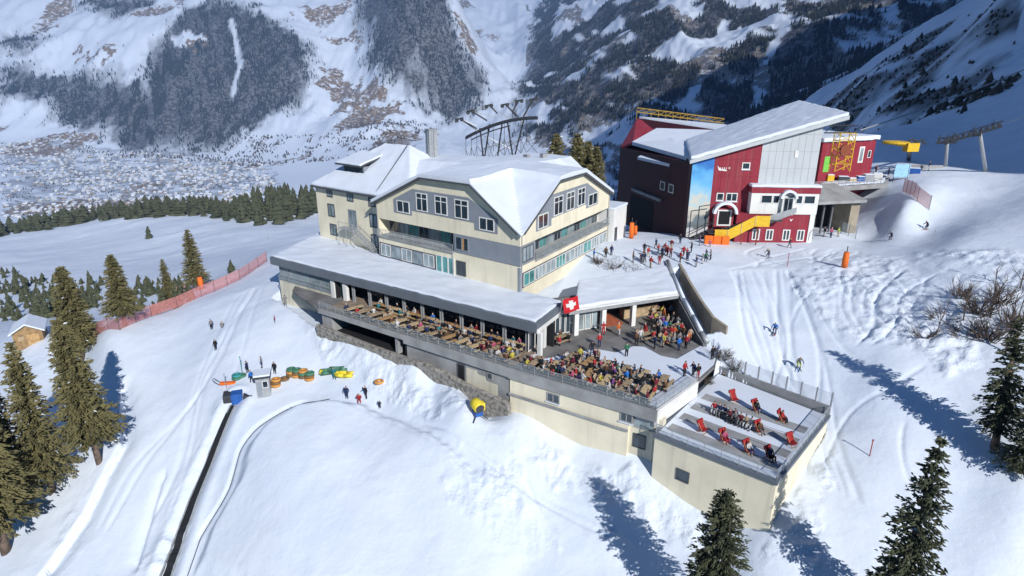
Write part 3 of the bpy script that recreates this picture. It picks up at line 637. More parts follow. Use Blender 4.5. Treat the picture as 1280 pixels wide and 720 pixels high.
for q__, d__ in ((hp(9.5, 22, 17.7), (.8, .8, 1.0)), (hp(11.5, 20, 17.7), (.6, 1.1, .8))): vt_ = MB(); vt_.box(q__, d__, .6); vt_.build('roof_vent', M['conc'], hotel)
# the older wing with its hipped roof
FW = Frame(hp(0, 1.6), LD, -1)
ww = MB(); ww.prism([hp(26.5, 1.6), hp(43.4, 1.6), hp(43.4, 19), hp(26.5, 19)], 2.6, 12.75); ww.build('wing_wall', M['cream'], hotel)
e0, zr = .65, 19.0
P_ = [hp(20, 1.6 - e0, 12.7), hp(43.4 + e0, 1.6 - e0, 12.7), hp(43.4 + e0, 19 + e0, 12.7), hp(20, 19 + e0, 12.7), hp(28.5, 10.3, zr), hp(34.5, 10.3, zr)]
def thick(mb, pts, faces, th, m=0):
    n = len(pts); up = Vector((0, 0, th)); mb.add(list(pts) + [p + up for p in pts], [tuple(f[::-1]) for f in faces] + [tuple(i + n for i in f) for f in faces], m)
    seen = {}
    for f in faces:
        for i, j in zip(f, f[1:] + f[:1]): seen[(i, j)] = 1
    for (i, j) in seen:
        if (j, i) not in seen: mb.f.append((len(mb.v) - 2 * n + i, len(mb.v) - 2 * n + j, len(mb.v) - n + j, len(mb.v) - n + i)); mb.m.append(m)
FACES = [(0, 4, 5, 1), (1, 5, 2), (2, 5, 4, 3), (3, 4, 0)]
rb = MB(); thick(rb, [p - Vector((0, 0, .2)) for p in P_], FACES, .2); rb.build('wing_eaves', M['dark_frame'], hotel)
rb = MB(); thick(rb, [p.lerp(sum(P_, Vector()) / 6, .012) + Vector((0, 0, .01)) for p in P_], FACES, .38); drift(rb.build('wing_roof', M['snow'], hotel, bevel=.12), .22)
for a0, a1, z0, z1 in ((38.9, 40.4, 11.2, 12.4), (33.6, 35.2, 11.1, 12.4), (28.4, 30.0, 10.9, 12.3), (38.7, 40.5, 8.0, 10.1), (28.2, 30.0, 7.7, 9.8), (38.6, 40.4, 4.9, 6.8), (28.3, 30.0, 4.6, 6.6)):
    window(FW, hotel, a0, a1, z0, z1, 0, 'dark_frame', 'glass_pale', 2, fw=.16)
window(FW, hotel, 33.2, 35.2, 7.1, 9.8, 0, 'grey_clad', 'glass_pale', 2, fw=.16, name='balcony_door')
sb = MB(); FW.box(sb, 32.4, 36.2, 0, 1.5, 6.85, 7.0)
for k in range(14):
    a = 32.2 - k * .36; FW.box(sb, a - .3, a, .3, 1.4, 6.7 - k * .2, 6.76 - k * .2)
for n in (.3, 1.4): sb.tube(FW.p(32.4, n, 6.8), FW.p(27.2, n, 3.9), .06); sb.tube(FW.p(32.4, n, 7.8), FW.p(27.2, n, 4.9), .035)
for a in (36.1, 34.3, 32.5): sb.tube(FW.p(a, 1.45, 3.9), FW.p(a, 1.45, 8.0), .05)
sb.tube(FW.p(36.2, 1.45, 7.95), FW.p(32.4, 1.45, 7.95), .035)
for k in range(11): a = 36.2 - k * .38; sb.tube(FW.p(a, 1.45, 7.0), FW.p(a, 1.45, 7.95), .018, 4)
for k in range(12): a = 32.0 - k * .42; sb.tube(FW.p(a, 1.4, 6.65 - k * .235), FW.p(a, 1.4, 7.6 - k * .235), .018, 4)
sb.build('fire_stair', M['metal'], hotel)
# dormer in the wing roof
FD = Frame(hp(0, 4.2), LD, -1); a1_, _ = FD.px(431, 225); a0_, _ = FD.px(456, 228)
dm = MB(); FD.poly(dm, [(a0_, 14.2), (a1_, 14.2), (a1_, 16.2), (a0_, 16.2)], -3.4, 0); dw = dm.build('dormer', M['grey_clad'], hotel)
for k in range(2): w_ = (a1_ - a0_ - .5) / 2; window(FD, dw, a0_ + .2 + k * (w_ + .1), a0_ + .2 + k * (w_ + .1) + w_, 14.9, 16.0, 0, 'dark_frame', 'glass', 2, fw=.1)
bpy.context.view_layer.update()
dr = MB(); thick(dr, [FD.p(a0_ - .35, .9, 16.2), FD.p(a1_ + 1.1, .9, 16.2), FD.p(a1_ + 1.1, -4.6, 17.6), FD.p(a0_ - .35, -4.6, 17.6)], [(0, 3, 2, 1)], .16); dr.build('dormer_eaves', M['dark_frame'], hotel)
dr = MB(); thick(dr, [FD.p(a0_ - .3, .85, 16.37), FD.p(a1_ + 1.0, .85, 16.37), FD.p(a1_ + 1.0, -4.6, 17.77), FD.p(a0_ - .3, -4.6, 17.77)], [(0, 3, 2, 1)], .3); drift(dr.build('dormer_snow', M['snow'], hotel, bevel=.1), .12, 4)
ch = MB(); c_ = hp(26.2, 13.2); ch.box((c_.x, c_.y, 19.4), (1.5, 1.3, 4.4), .6); 
for k in range(4): ch.box((c_.x - .5 + k * .33, c_.y - .75, 19.4), (.05, .05, 4.3), .6)
ch.box((c_.x, c_.y, 21.66), (1.7, 1.5, .12), .6); ch.build('chimney', M['metal'], hotel)
sn = MB()
sn.path([hp(28.2, 9.6, 19.6), hp(27.9, 1.4, 13.3)], .07, 5); sn.build('snow_guard', M['dark_frame'], hotel)
# white block at the far end of the sunny side
ab = MB(); ab.prism([FR.p(27.8, .9, 0), FR.p(27.8, -9, 0), FR.p(33.4, -9, 0), FR.p(33.4, .9, 0)], 2.6, 9.5); ab.build('end_block', M['white'], hotel)
ab = MB(); ab.prism([FR.p(27.85, 1.0, 0), FR.p(27.85, -9, 0), FR.p(33.6, -9, 0), FR.p(33.6, 1.0, 0)], 9.5, 9.9); ab.build('end_block_roof', M['snow'], hotel, bevel=.08)
window(FR, hotel, 28.5, 29.5, 3.9, 6.6, .9, 'dark_frame', 'glass', 1, fw=.12)
under(hotel)

# ------------------------------------------------------------------ the restaurant pavilion under its long snowy roof
PL, PC = pz(337, 321, 3.9), pz(671, 405, 3.9)
FP = Frame(PC, PL - PC, -1); PLEN = (PL - PC).length
pav = empty('restaurant_pavilion', FP.p(24, -3, 0)); tag(pav, 'long low restaurant pavilion with flat snowy roof and slate fascia in front of the hotel', 'pavilion')
PB = pz(706, 379, 3.9)
RP = [PL, PC, PB, hp(-.8, -.2), hp(26, .3), hp(43.2, 2.2), Vector((hp(46.5, 4).x, hp(46.5, 4).y, 0))]
mb = MB(); mb.prism(RP, 2.75, 3.86); mb.build('roof', M['fascia'], pav)
ins = [FP.p(PLEN - .25, -.22, 0), FP.p(.3, -.22, 0), PB + Vector((-.4, .3, 0)), hp(-.8, .6), hp(26, .8), hp(43.2, 2.4), Vector((hp(46.2, 4).x, hp(46.2, 4).y, 0))]
mb = MB(); mb.prism(ins, 3.86, 4.16); drift(mb.build('roof_snow', M['snow'], pav, bevel=.12), .26, 6)
# glazed front: right bays open to the terrace, left bays closed over a cream plinth
for k in range(10):
    a = 1.6 + k * 3.15
    mb = MB(); FP.box(mb, a - .22, a - .08, -.75, -.55, -.02, 2.75); FP.box(mb, a + .08, a + .22, -.75, -.55, -.02, 2.75); mb.build('post', M['metal'], pav)
    if k < 9: window(FP, pav, a + .1, a + 3.05, .05, 2.72, -3.2, 'dark_frame', 'glass', 3, .3, fw=.09, name='glazed_bay')
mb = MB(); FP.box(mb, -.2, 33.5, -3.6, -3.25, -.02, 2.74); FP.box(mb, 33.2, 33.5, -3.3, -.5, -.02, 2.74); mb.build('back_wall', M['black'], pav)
for a in (31.4, 33.9):
    mb = MB(); FP.box(mb, a - .35, a + .35, -.8, -.3, -.02, 2.75); mb.build('white_column', M['white'], pav)
window(FP, pav, 31.9, 33.4, .02, 2.6, -1.2, 'grey_clad', 'glass_teal', 2, fw=.1, name='entrance_door')
mb = MB(); FP.box(mb, 34.4, PLEN - .9, -9, -.55, -6, .25); mb.build('plinth', M['cream_old'], pav)
mb = MB(); FP.box(mb, 34.4, PLEN - .9, -9, -.8, .25, 2.75); mb.build('left_hall', M['conc'], pav)
for k in range(5):
    a = 34.5 + k * (PLEN - 35.4) / 5; w_ = (PLEN - 35.4) / 5
    window(FP, pav, a + .04, a + w_ - .04, .3, 2.7, -.78, 'grey_clad', 'glass_pale', 1, fw=.12, name='glazed_bay')
railing('hall_railing', [FP.p(34.4, -.45, .2), FP.p(PLEN - 1, -.45, .2)], pav, 1.0, 2.2, 1, 'railglass', 'grey_clad', .05)
mb = MB(); FP.box(mb, -.35, .1, -.75, -.3, -.02, 2.75); mb.build('white_column', M['white'], pav)
FQ = Frame(PC, PB - PC, 1)
mb = MB(); FQ.box(mb, 2.4, 2.95, -.7, -.2, -.02, 2.75); mb.build('white_column', M['white'], pav)
mb = MB(); FQ.box(mb, 0, (PB - PC).length, .0, .06, 2.72, 3.2); mb.build('side_trim', M['white'], pav)
for k in range(2): window(FQ, pav, .5 + 3 * k, 2.2 + 3 * k, .05, 2.7, -1.3, 'white', 'glass', 2, fw=.12, name='glazed_bay')
under(pav)

# ------------------------------------------------------------------ the terrace and the building under it
ter = empty('terrace_building', (T1.x, T1.y + 6, -3)); tag(ter, 'terrace deck with railing carried by a cream walled building and rubble stone wall', 'terrace')
TP = [T0, T1, T2, T3, pz(893, 458, 0), pz(897, 437, 0), WALL[0], WALL[1], WALL[2], pz(827, 344, 3.4), pz(740, 360, 3.4), pz(702, 376, 3.8), Vector((1, 72.5, 0)), Vector((-6, 79.5, 0)), Vector((-34, 95, 0)), FP.p(PLEN - 6, 1.0, 0)]
mb = MB(); mb.prism(TP, -.32, 0); mb.build('deck_slab', M['paving'], ter)
F0 = Frame(T1, T0 - T1, -1); L0 = (T0 - T1).length; F1 = Frame(T1, T2 - T1, 1); L1 = (T2 - T1).length; F2_ = Frame(T2, T3 - T2, 1); L2 = (T3 - T2).length
bd = MB(); nbd = 60
for k in range(nbd): a = L0 * k / nbd; F0.box(bd, a + .02, a + L0 / nbd - .02, -6.3, -.1, 0, .035)
bd.build('deck_boards', M['boards'], ter)
mb = MB(); F0.box(mb, -.1, 15.3, -.25, .12, -.85, .16); F0.box(mb, 15.3, L0, -.25, .12, -.42, .14); F1.box(mb, 0.1, L1 + .1, -.25, .12, -.95, .16); F2_.box(mb, .15, L2, -.2, .1, -1.5, .14, 1); mb.build('deck_edge', [M['conc'], M['white']], ter)
railing('terrace_railing', [T0 + Vector((.1, .1, .16)), T1 + Vector((0, .1, .16)), T2 + Vector((0, .2, .16)), T3 + Vector((-.1, 0, .16))], ter, .95, 1.6, 2, 'railglass')
# under the deck: void blackened for its shade, pillar, concrete and cream wall, rubble wall
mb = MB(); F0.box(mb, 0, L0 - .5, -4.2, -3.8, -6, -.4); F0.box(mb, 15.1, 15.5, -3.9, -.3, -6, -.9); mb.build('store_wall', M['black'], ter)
mb = MB(); F0.box(mb, 15.5, L0 - 2.3, -3.8, .1, -3.3, -2.75); mb.build('shade_black_floor', M['black'], ter)  # black plate put in for the deep shade under the deck
mb = MB(); F0.box(mb, 16.6, 17.0, -1.2, -.2, -6, -.43); mb.build('pillar', M['conc'], ter)
mb = MB(); F0.box(mb, L0 - 2.2, L0 - .2, -3.8, -.3, -6, -.43); mb.build('pillar', M['conc'], ter)
mb = MB(); F0.box(mb, .1, 15.1, -.6, -.25, -7.2, -.86); mb.build('rear_wall', M['conc'], ter)
mb = MB(); F0.poly(mb, [(5.9, -5), (5.9, -1.5), (4.4, -1.5), (4.4, -1.9), (3.2, -1.9), (3.2, -2.4), (1.6, -2.4), (1.6, -5)], -.3, -.2); mb.build('cream_panel', M['cream_old'], ter)
window(F0, ter, 6.1, 7.2, -3.4, -1.3, -.22, 'dark_frame', 'black', 1, fw=.1, name='store_door'); window(F0, ter, 2.2, 3.0, -2.0, -1.2, -.22, 'conc', 'glass', 1, fw=.1)
mb = MB(); F0.poly(mb, [(-.6, -9), (-.6, -3.7), (1.0, -3.45), (5.5, -3.05), (8, -2.6), (11.5, -2.25), (15.5, -2.35), (20, -2.3), (26, -2.1), (L0, -1.9), (L0, -9)], .15, .75); mb.build('stone_wall', M['stone'], ter, bevel=.08)
mb = MB(); F1.box(mb, .15, L1 - 2.6, -1, -.12, -10, -.95); mb.build('lower_wall', M['cream'], ter)
mb = MB(); F1.box(mb, L1 - 2.6, L1 + .6, -1.4, -.5, -10, -.95); F2_.box(mb, .4, L2, -1, -.3, -8, -1.5); mb.build('recess_wall', M['cream_old'], ter)
mb = MB(); F1.box(mb, .1, L1 - 2.6, -.12, .06, -2.95, -2.72); mb.build('ledge', M['conc'], ter)
for u0, u1 in ((683, 699), (775, 791)):
    a0, zt = F1.px(u0, 490 if u0 < 700 else 514); a1, _ = F1.px(u1, 495 if u0 < 700 else 519)
    window(F1, ter, a0, a1, zt - 1.05, zt - .0, -.12, 'conc', 'glass', 2, fw=.12, sill=True)
window(F1, ter, L1 - 2.3, L1 - .2, -2.4, -1.15, -.5, 'conc', 'glass_pale', 1, fw=.1)
window(F1, ter, L1 - 2.2, L1 - .9, -4.6, -3.1, -.5, 'dark_frame', 'glass', 1, fw=.1)
# trampled snow lying on the deck between the tables
sp = [pz(u, v, 0) for u, v in ((664,452),(690,447),(722,440),(748,437),(770,441),(792,433),(806,434),(826,445),(846,449),(860,441),(884,428),(898,437),(892,456),(872,474),(822,509),(780,496),(735,482),(690,468))]
mb = MB(); mb.prism(sp, .002, .05); tag(mb.build('deck_snow', M['snow'], None, bevel=.04), 'trampled snow lying on the terrace between the tables', kind='stuff')
under(ter)

# ------------------------------------------------------------------ the lower terrace with deckchairs
dct = empty('sun_terrace', (sum(p.x for p in DC) / 4, sum(p.y for p in DC) / 4, -6)); tag(dct, 'low cream building whose flat roof is a snowy deckchair terrace with glass railing', 'sun terrace')
mb = MB(); mb.prism(DC, -12, -1.95); mb.build('wall', M['cream'], dct)
mb = MB(); mb.prism([p + (p - sum(DC, Vector()) / 4).normalized() * .22 for p in DC], -1.95, -1.62); mb.build('coping', M['fascia'], dct)
mb = MB(); mb.prism(offset_poly(DC, .35), -1.62, -1.56); mb.build('terrace_snow', M['snow'], dct)
E0 = Frame(DC[0], DC[1] - DC[0], 1); LE0 = (DC[1] - DC[0]).length; E1 = Frame(DC[1], DC[2] - DC[1], 1); LE1 = (DC[2] - DC[1]).length; E2 = Frame(DC[3], DC[2] - DC[3], 1); LE2 = (DC[2] - DC[3]).length
bo = MB()
for k, n in enumerate((-1.4, -3.9, -6.4, -8.9)): E0.box(bo, .5, LE0 - .4, n - 1.05, n + .25, -1.56, -1.545 + .002 * k)
bo.build('wet_board_strip', M['conc'], dct)
railing('glass_railing', [E0.p(.1, 0, -1.62), E0.p(LE0 - .05, 0, -1.62), E1.p(LE1 - .1, -.05, -1.62)], dct, 1.0, 1.5, 0, 'railglass')
for k in range(2): railing('inner_railing', [E0.p(1.0, -3.2 - 3.1 * k, -1.56), E0.p(LE0 - 1.5, -3.2 - 3.1 * k, -1.56)], dct, .8, 2.2, 0, None, 'metal', .02)
a0, zt = E0.px(846, 583); a1, zb = E0.px(861, 603); window(E0, dct, a0, a1, zt - 1.3, zt - .1, 0, 'dark_frame', 'glass', 1, fw=.1)
# wind screen: low wall, posts, glass
ws = MB(); E2.box(ws, 0, LE2, -.3, -.05, -1.6, -.75); ws.build('parapet', M['conc'], dct)
npn = 8
for k in range(npn + 1):
    mb = MB(); a = min(LE2 - .05, max(.05, LE2 * k / npn)); E2.box(mb, a - .07, a + .07, -.26, -.12, -.75, .75); mb.build('screen_post', M['metal'], dct)
    if k < npn:
        mb = MB(); E2.box(mb, a + .1, LE2 * (k + 1) / npn - .1, -.2, -.17, -.68, .66); mb.build('screen_panel', M['railglass'], dct)
under(dct)

# ------------------------------------------------------------------ the open bar and its roof right of the pavilion
bar = empty('bar_pavilion', pz(775, 400, 0)); tag(bar, 'open terrace bar under a smooth white snow roof beside the dark retaining wall', 'bar')
Q0, Q1, Q2, Q3 = pz(716, 391, 3.1), pz(848, 371, 3.1), pz(835, 337, 3.6), pz(722, 357, 3.6)
BRP = [Q0, Q1, Q2, Q3]
mb = MB(); thick(mb, [p - Vector((0, 0, .02)) for p in BRP], [(0, 1, 2, 3)], .34); mb.build('roof', M['white'], bar)
c_ = sum(BRP, Vector()) / 4; mb = MB(); thick(mb, [p.lerp(c_, .02) + Vector((0, 0, .33)) for p in BRP], [(0, 1, 2, 3)], .42); drift(mb.build('roof_snow', M['snow'], bar, bevel=.16), .22)
FB = Frame(Q0, Q1 - Q0, 1); LB = (Q1 - Q0).length
mb = MB(); FB.box(mb, -.5, LB + .1, -.06, .05, 2.9, 3.3); mb.build('fascia', M['metal'], bar)
for u in (722, 756, 793):
    a, _ = FB.px(u, 405); mb = MB(); FB.box(mb, a - .28, a + .28, -.75, -.2, -.01, 3.05); mb.build('pillar', M['white'], bar)
mb = MB(); FB.box(mb, -1.2, LB - .2, -5.6, -5.2, -.01, 3.05); mb.build('back_wall', M['conc_dark'], bar)
for k in range(4): window(FB, bar, .5 + k * .95, 1.35 + k * .95, .05, 2.6, -1.4, 'white', 'glass_pale', 1, fw=.09, name='glazed_bay')
a0, _ = FB.px(757, 405); a1, _ = FB.px(786, 400)
mb = MB(); vs_ = [FB.p(a0 + .4, -1.2, 0), FB.p(a1, -1.2, 0), FB.p(a1, -4.8, 0), FB.p(a0 + .4, -4.8, 0)]; mb.hexa(vs_ + [FB.p(a0 + .4, -1.2, 2.0), FB.p(a1, -1.2, .25), FB.p(a1, -4.8, .25), FB.p(a0 + .4, -4.8, 2.0)]); mb.build('board_ramp', M['rust'], bar)
mb = MB(); FB.box(mb, a1 + .8, LB - 1.2, -3.4, -2.7, 0, 1.1); FB.box(mb, a1 + .7, LB - 1.1, -3.5, -2.6, 1.1, 1.17); mb.build('counter', M['wood_grey'], bar)
# tall store front left of the bar, facing the paved yard
for k in range(3):
    a = -1.6 + k * .7
    window(FB, bar, a, a + .62, .05, 2.6, -1.4, 'white', 'glass', 1, fw=.08, name='glazed_bay')
under(bar)
# dark retaining wall with its snow capped chute, and the tan wall beyond
rw = empty('retaining_wall', WALL[1]); tag(rw, 'dark retaining wall with snow capped pipe descending beside the bar terrace', 'retaining wall')
WP = [pz(881, 434, 0), WALL[0], pz(862, 416, 0), WALL[1], WALL[2], pz(829, 364, 0)]; WT = [.4, 1.0, 1.8, 2.8, 3.9, 4.3]
mb = MB()
for (p, t), (q_, t2) in zip(zip(WP[:-1], WT[:-1]), zip(WP[1:], WT[1:])):
    d = (q_ - p).normalized(); n = Vector((d.y, -d.x, 0)) * .25; b0 = Vector((0, 0, -3))
    mb.hexa([p - n + b0, q_ - n + b0, q_ + n + b0, p + n + b0] [::-1][:4] if False else [p + n + b0, q_ + n + b0, q_ - n + b0, p - n + b0] + [p + n + Vector((0, 0, t)), q_ + n + Vector((0, 0, t2)), q_ - n + Vector((0, 0, t2)), p - n + Vector((0, 0, t))])
mb.build('wall', M['conc_dark'], rw)
tp = [p + Vector((.25, .1, t + .18)) for p, t in zip(WP, WT)]
mb = MB(); mb.path(tp, .32, 8); mb.build('pipe', M['metal'], rw, True)
mb = MB(); mb.path([p + Vector((0, 0, .24)) for p in tp[1:5]], .2, 7); mb.build('snow_cap', M['snow'], rw, True)
under(rw)
WO = [pz(907, 426, .4), pz(889, 414, .9), pz(875, 390, 1.7), pz(862, 366, 2.6), pz(849, 335, 3.8)]; WOT = [2.2, 2.8, 3.3, 4.0, 4.5]
mb = MB()
for (p, t), (q_, t2) in zip(zip(WO[:-1], WOT[:-1]), zip(WO[1:], WOT[1:])):
    d = (q_ - p); d.z = 0; d.normalize(); n = Vector((d.y, -d.x, 0)) * .16; z0 = -2
    A = Vector((p.x, p.y, 0)); Bq = Vector((q_.x, q_.y, 0)); mb.hexa([A + n + Vector((0, 0, z0)), Bq + n + Vector((0, 0, z0)), Bq - n + Vector((0, 0, z0)), A - n + Vector((0, 0, z0)), A + n + Vector((0, 0, t)), Bq + n + Vector((0, 0, t2)), Bq - n + Vector((0, 0, t2)), A - n + Vector((0, 0, t))])
tag(mb.build('stepped_wall', M['tan_conc']), 'tan stepped panel wall beside the piste above the bar terrace', 'wall')

M['ochre'] = mat('weathered_ochre', (.42, .27, .05), .7, var=.2)
# ------------------------------------------------------------------ the red and grey cable car station
SA = Vector((29.31, 97.2, 0)); FS = Frame(SA, Vector((18.59, -1.59, 0)), 1)
sta = empty('cable_station', FS.p(9, -10, 4.3)); tag(sta, 'red and pale grey mountain station with one long sloping snow roof', 'station')
ztop = lambda a: 16.75 + (a + .8) * (22.55 - 16.75) / 19.0
def slab(F_, a0, a1, n0, n1, z0, name, m, top=ztop, dz=0):
    mb = MB(); q_ = [F_.p(a0, n0, z0), F_.p(a1, n0, z0), F_.p(a1, n1, z0), F_.p(a0, n1, z0)]
    if (q_[1] - q_[0]).cross(q_[3] - q_[0]).z < 0: q_ = [q_[0], q_[3], q_[2], q_[1]]
    tops = [Vector((p.x, p.y, top(F_.d.dot(Vector((p.x, p.y, 0)) - F_.O)) + dz)) for p in q_]; mb.hexa(q_ + tops); return mb.build(name, M[m], sta)
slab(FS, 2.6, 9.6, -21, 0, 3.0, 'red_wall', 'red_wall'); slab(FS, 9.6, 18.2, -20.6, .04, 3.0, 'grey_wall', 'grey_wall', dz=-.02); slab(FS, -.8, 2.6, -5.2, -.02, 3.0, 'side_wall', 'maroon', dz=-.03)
def seams(name, a0, a1, n, z0, m, off, dz):
    mb = MB(); F_ = FS
    for k in range(1, n): a = a0 + (a1 - a0) * k / n; F_.box(mb, a - .025, a + .025, off, off + .02, z0, ztop(a) - dz)
    for z in np.arange(z0 + 2.2, ztop(a1) - 1, 2.6): F_.box(mb, max(a0, (z - 16.6) / .3053 - .8 if z > ztop(a0) else a0), a1, off + .003, off + .018, z, z + .04)
    mb.build(name, M[m], sta)
M['grey_seam'] = mat('grey_seam', (.40, .43, .45), .6); M['red_seam'] = mat('red_seam', (.20, .02, .034), .6)
seams('cladding_seam', 9.7, 18.1, 8, 13.7, 'grey_seam', .04, .1); seams('cladding_seam', 2.7, 9.5, 6, 9.8, 'red_seam', .0, .1)
# landscape mural on the left strip
def mural_mat():
    m = bpy.data.materials.new('mural'); m.use_nodes = True; t = m.node_tree; N = t.nodes; L = t.links; b = N['Principled BSDF']; b.inputs['Roughness'].default_value = .6
    tc = N.new('ShaderNodeTexCoord'); sx = N.new('ShaderNodeSeparateXYZ'); L.new(tc.outputs['Object'], sx.inputs[0]); nz = N.new('ShaderNodeTexNoise'); nz.inputs['Scale'].default_value = .55; nz.inputs['Detail'].default_value = 6; L.new(tc.outputs['Object'], nz.inputs['Vector'])
    a = N.new('ShaderNodeMath'); a.operation = 'MULTIPLY_ADD'; a.inputs[1].default_value = 6.0; L.new(nz.outputs[0], a.inputs[0]); L.new(sx.outputs[2], a.inputs[2])
    mr = N.new('ShaderNodeMapRange'); mr.inputs[1].default_value = 7.4; mr.inputs[2].default_value = 19.6; L.new(a.outputs[0], mr.inputs[0])
    cr = N.new('ShaderNodeValToRGB'); e = cr.color_ramp.elements; e[0].position = 0; e[0].color = (.62, .60, .58, 1); e[1].position = 1; e[1].color = (.03, .17, .52, 1)
    for p, c in ((.10, (.55, .55, .55)), (.14, (.12, .14, .15)), (.27, (.16, .20, .22)), (.31, (.50, .46, .40)), (.48, (.62, .60, .52)), (.55, (.36, .58, .70)), (.75, (.16, .47, .76)), (.9, (.10, .38, .72))):
        q_ = e.new(p); q_.color = (*c, 1)
    L.new(mr.outputs[0], cr.inputs[0]); L.new(cr.outputs[0], b.inputs['Base Color']); return m
M['mural'] = mural_mat()
mb = MB(); FS.poly(mb, [(-.78, 4.6), (2.58, 4.6), (2.58, ztop(2.58) - .05), (-.78, ztop(-.78) - .05)], -.01, .05); mb.build('mural', M['mural'], sta)
# roof: long tilted slab that rises to the right, overhanging
RA = [FS.p(-1.4, 1.0, ztop(-1.4)), FS.p(21.4, 1.0, ztop(21.0)), FS.p(21.6, -21, ztop(21.4) + 1.0), FS.p(1.9, -22, ztop(-1.0) + .5)]
mb = MB(); thick(mb, RA, [(0, 1, 2, 3)], .55); mb.build('roof', M['grey_wall'], sta)
c_ = sum(RA, Vector()) / 4; mb = MB(); thick(mb, [p.lerp(c_, .008) + Vector((0, 0, .56)) for p in RA], [(0, 1, 2, 3)], .55); drift(mb.build('roof_snow', M['snow'], sta, bevel=.2), .28, 6)
# windows of the red wall
def spx(u0, v0, u1, v1):
    a0, z1 = FS.px(u0, v0); a1, z0 = FS.px(u1, v1); return a0, a1, z0, z1
for r_, mu in (((928, 203, 937, 212), 1), ((896, 241, 904, 251), 1), ((908, 241, 921, 252), 2)):
    window(FS, sta, *spx(*r_), .0, 'white', 'glass', mu, fw=.14, sill=True)
mb = MB(); a0, a1, z0, z1 = spx(1000, 188, 1005, 197); a0 -= 6.2; a1 -= 6.2; FS.box(mb, *spx(994, 188, 997, 197)[:2], .04, .14, *spx(994, 188, 997, 197)[2:]); mb.build('vent_flap', M['white'], sta)
# white lettering and emblem on the red wall (too small in the photo to read): a wedge, a row of strokes and a star
a0, z1 = FS.px(897, 207); mb = MB(); s_ = .02
FS.poly(mb, [(a0, z1), (a0 + .25, z1 - .75), (a0 + 1.5, z1 - .85), (a0 + 1.45, z1 - .62), (a0 + .5, z1 - .5)], 0, s_)
for k in range(4): FS.box(mb, a0 + .42 + k * .3, a0 + .54 + k * .3, 0, s_ + .002, z1 - .55 + .05 * (k % 2), z1 - .28)
for k in range(4): FS.poly(mb, [(a0 + 1.85 + .22 * math.cos(k * .8), z1 - .35 + .22 * math.sin(k * .8)), (a0 + 1.85 + .04 * math.cos(k * .8 + 1.57), z1 - .35 + .04 * math.sin(k * .8 + 1.57)), (a0 + 1.85 - .22 * math.cos(k * .8), z1 - .35 - .22 * math.sin(k * .8)), (a0 + 1.85 - .04 * math.cos(k * .8 + 1.57), z1 - .35 - .04 * math.sin(k * .8 + 1.57))], 0, s_ + .002 * k)
mb.build('lettering', M['white'], sta)
# annex with white band of windows, red trim, snow top
mb = MB(); FS.box(mb, 8.4, 18.6, .0, 1.7, 9.0, 12.3); mb.build('annex', M['white'], sta)
mb = MB(); FS.box(mb, 8.3, 18.7, .0, 1.78, 12.3, 13.2); mb.build('annex_trim', M['red_wall'], sta)
mb = MB(); FS.box(mb, 8.2, 18.8, .05, 1.9, 13.2, 13.62); drift(mb.build('annex_snow', M['snow'], sta, bevel=.12), .14)
for a, wd in ((9.9, 1.7), (11.7, 1.0), (15.2, 1.0), (16.4, 1.7)): window(FS, sta, a, a + wd, 10.7, 12.0, 1.7, 'white', 'glass', 1, fw=.1)
window(FS, sta, 13.2, 14.6, 9.2, 11.7, 2.3, 'metal', 'glass', 2, fw=.1, name='porch_door')
def arch(F_, a, z, r0, r1, n0, n1, name, m, par):
    mb = MB(); K = 12; pts = [(a + r1 * math.cos(math.pi * k / K), z + r1 * math.sin(math.pi * k / K)) for k in range(K + 1)] + [(a + r0 * math.cos(math.pi * k / K), z + r0 * math.sin(math.pi * k / K)) for k in range(K, -1, -1)]
    for k in range(K): F_.poly(mb, [pts[k], pts[k + 1], pts[2 * K - k], pts[2 * K + 1 - k]], n0, n1)
    mb.build(name, M[m], par)
arch(FS, 13.9, 11.6, .95, 1.3, 1.7, 2.6, 'porch_hood', 'snow', sta)
mb = MB(); FS.box(mb, 13.0, 13.2, 1.6, 2.35, 9.0, 11.8); FS.box(mb, 14.6, 14.8, 1.6, 2.35, 9.0, 11.8); mb.build('porch_side', M['white'], sta)
# lower red building, white windows
mb = MB(); FS.box(mb, 6.6, 17.8, .02, 1.5, 3.0, 8.98); mb.build('lower_wall', M['red_wall'], sta)
mb = MB(); FS.box(mb, 17.8, 18.55, .05, 1.62, 3.0, 8.97); mb.build('corner_pier', M['white'], sta)
for a in (9.3, 11.4, 14.0, 16.2): window(FS, sta, a, a + 1.15, 4.7, 6.5, 1.5, 'white', 'glass', 2, fw=.16)
for a in (13.0, 14.7):
    mb = MB(); FS.poly(mb, [(a, 8.3), (a + .3, 7.8), (a + .6, 8.3), (a + .3, 8.1)], 1.5, 1.53); mb.build('emblem', M['white'], sta)
# arched door on the left
mb = MB(); FS.box(mb, 3.2, 6.3, .0, .9, 6.6, 9.6); mb.build('door_bay', M['red_wall'], sta)
arch(FS, 4.75, 8.9, 1.5, 1.9, .9, 1.9, 'door_hood', 'snow', sta)
window(FS, sta, 3.7, 5.9, 6.8, 9.4, .9, 'white', 'black', 1, fw=.22, name='arched_door')
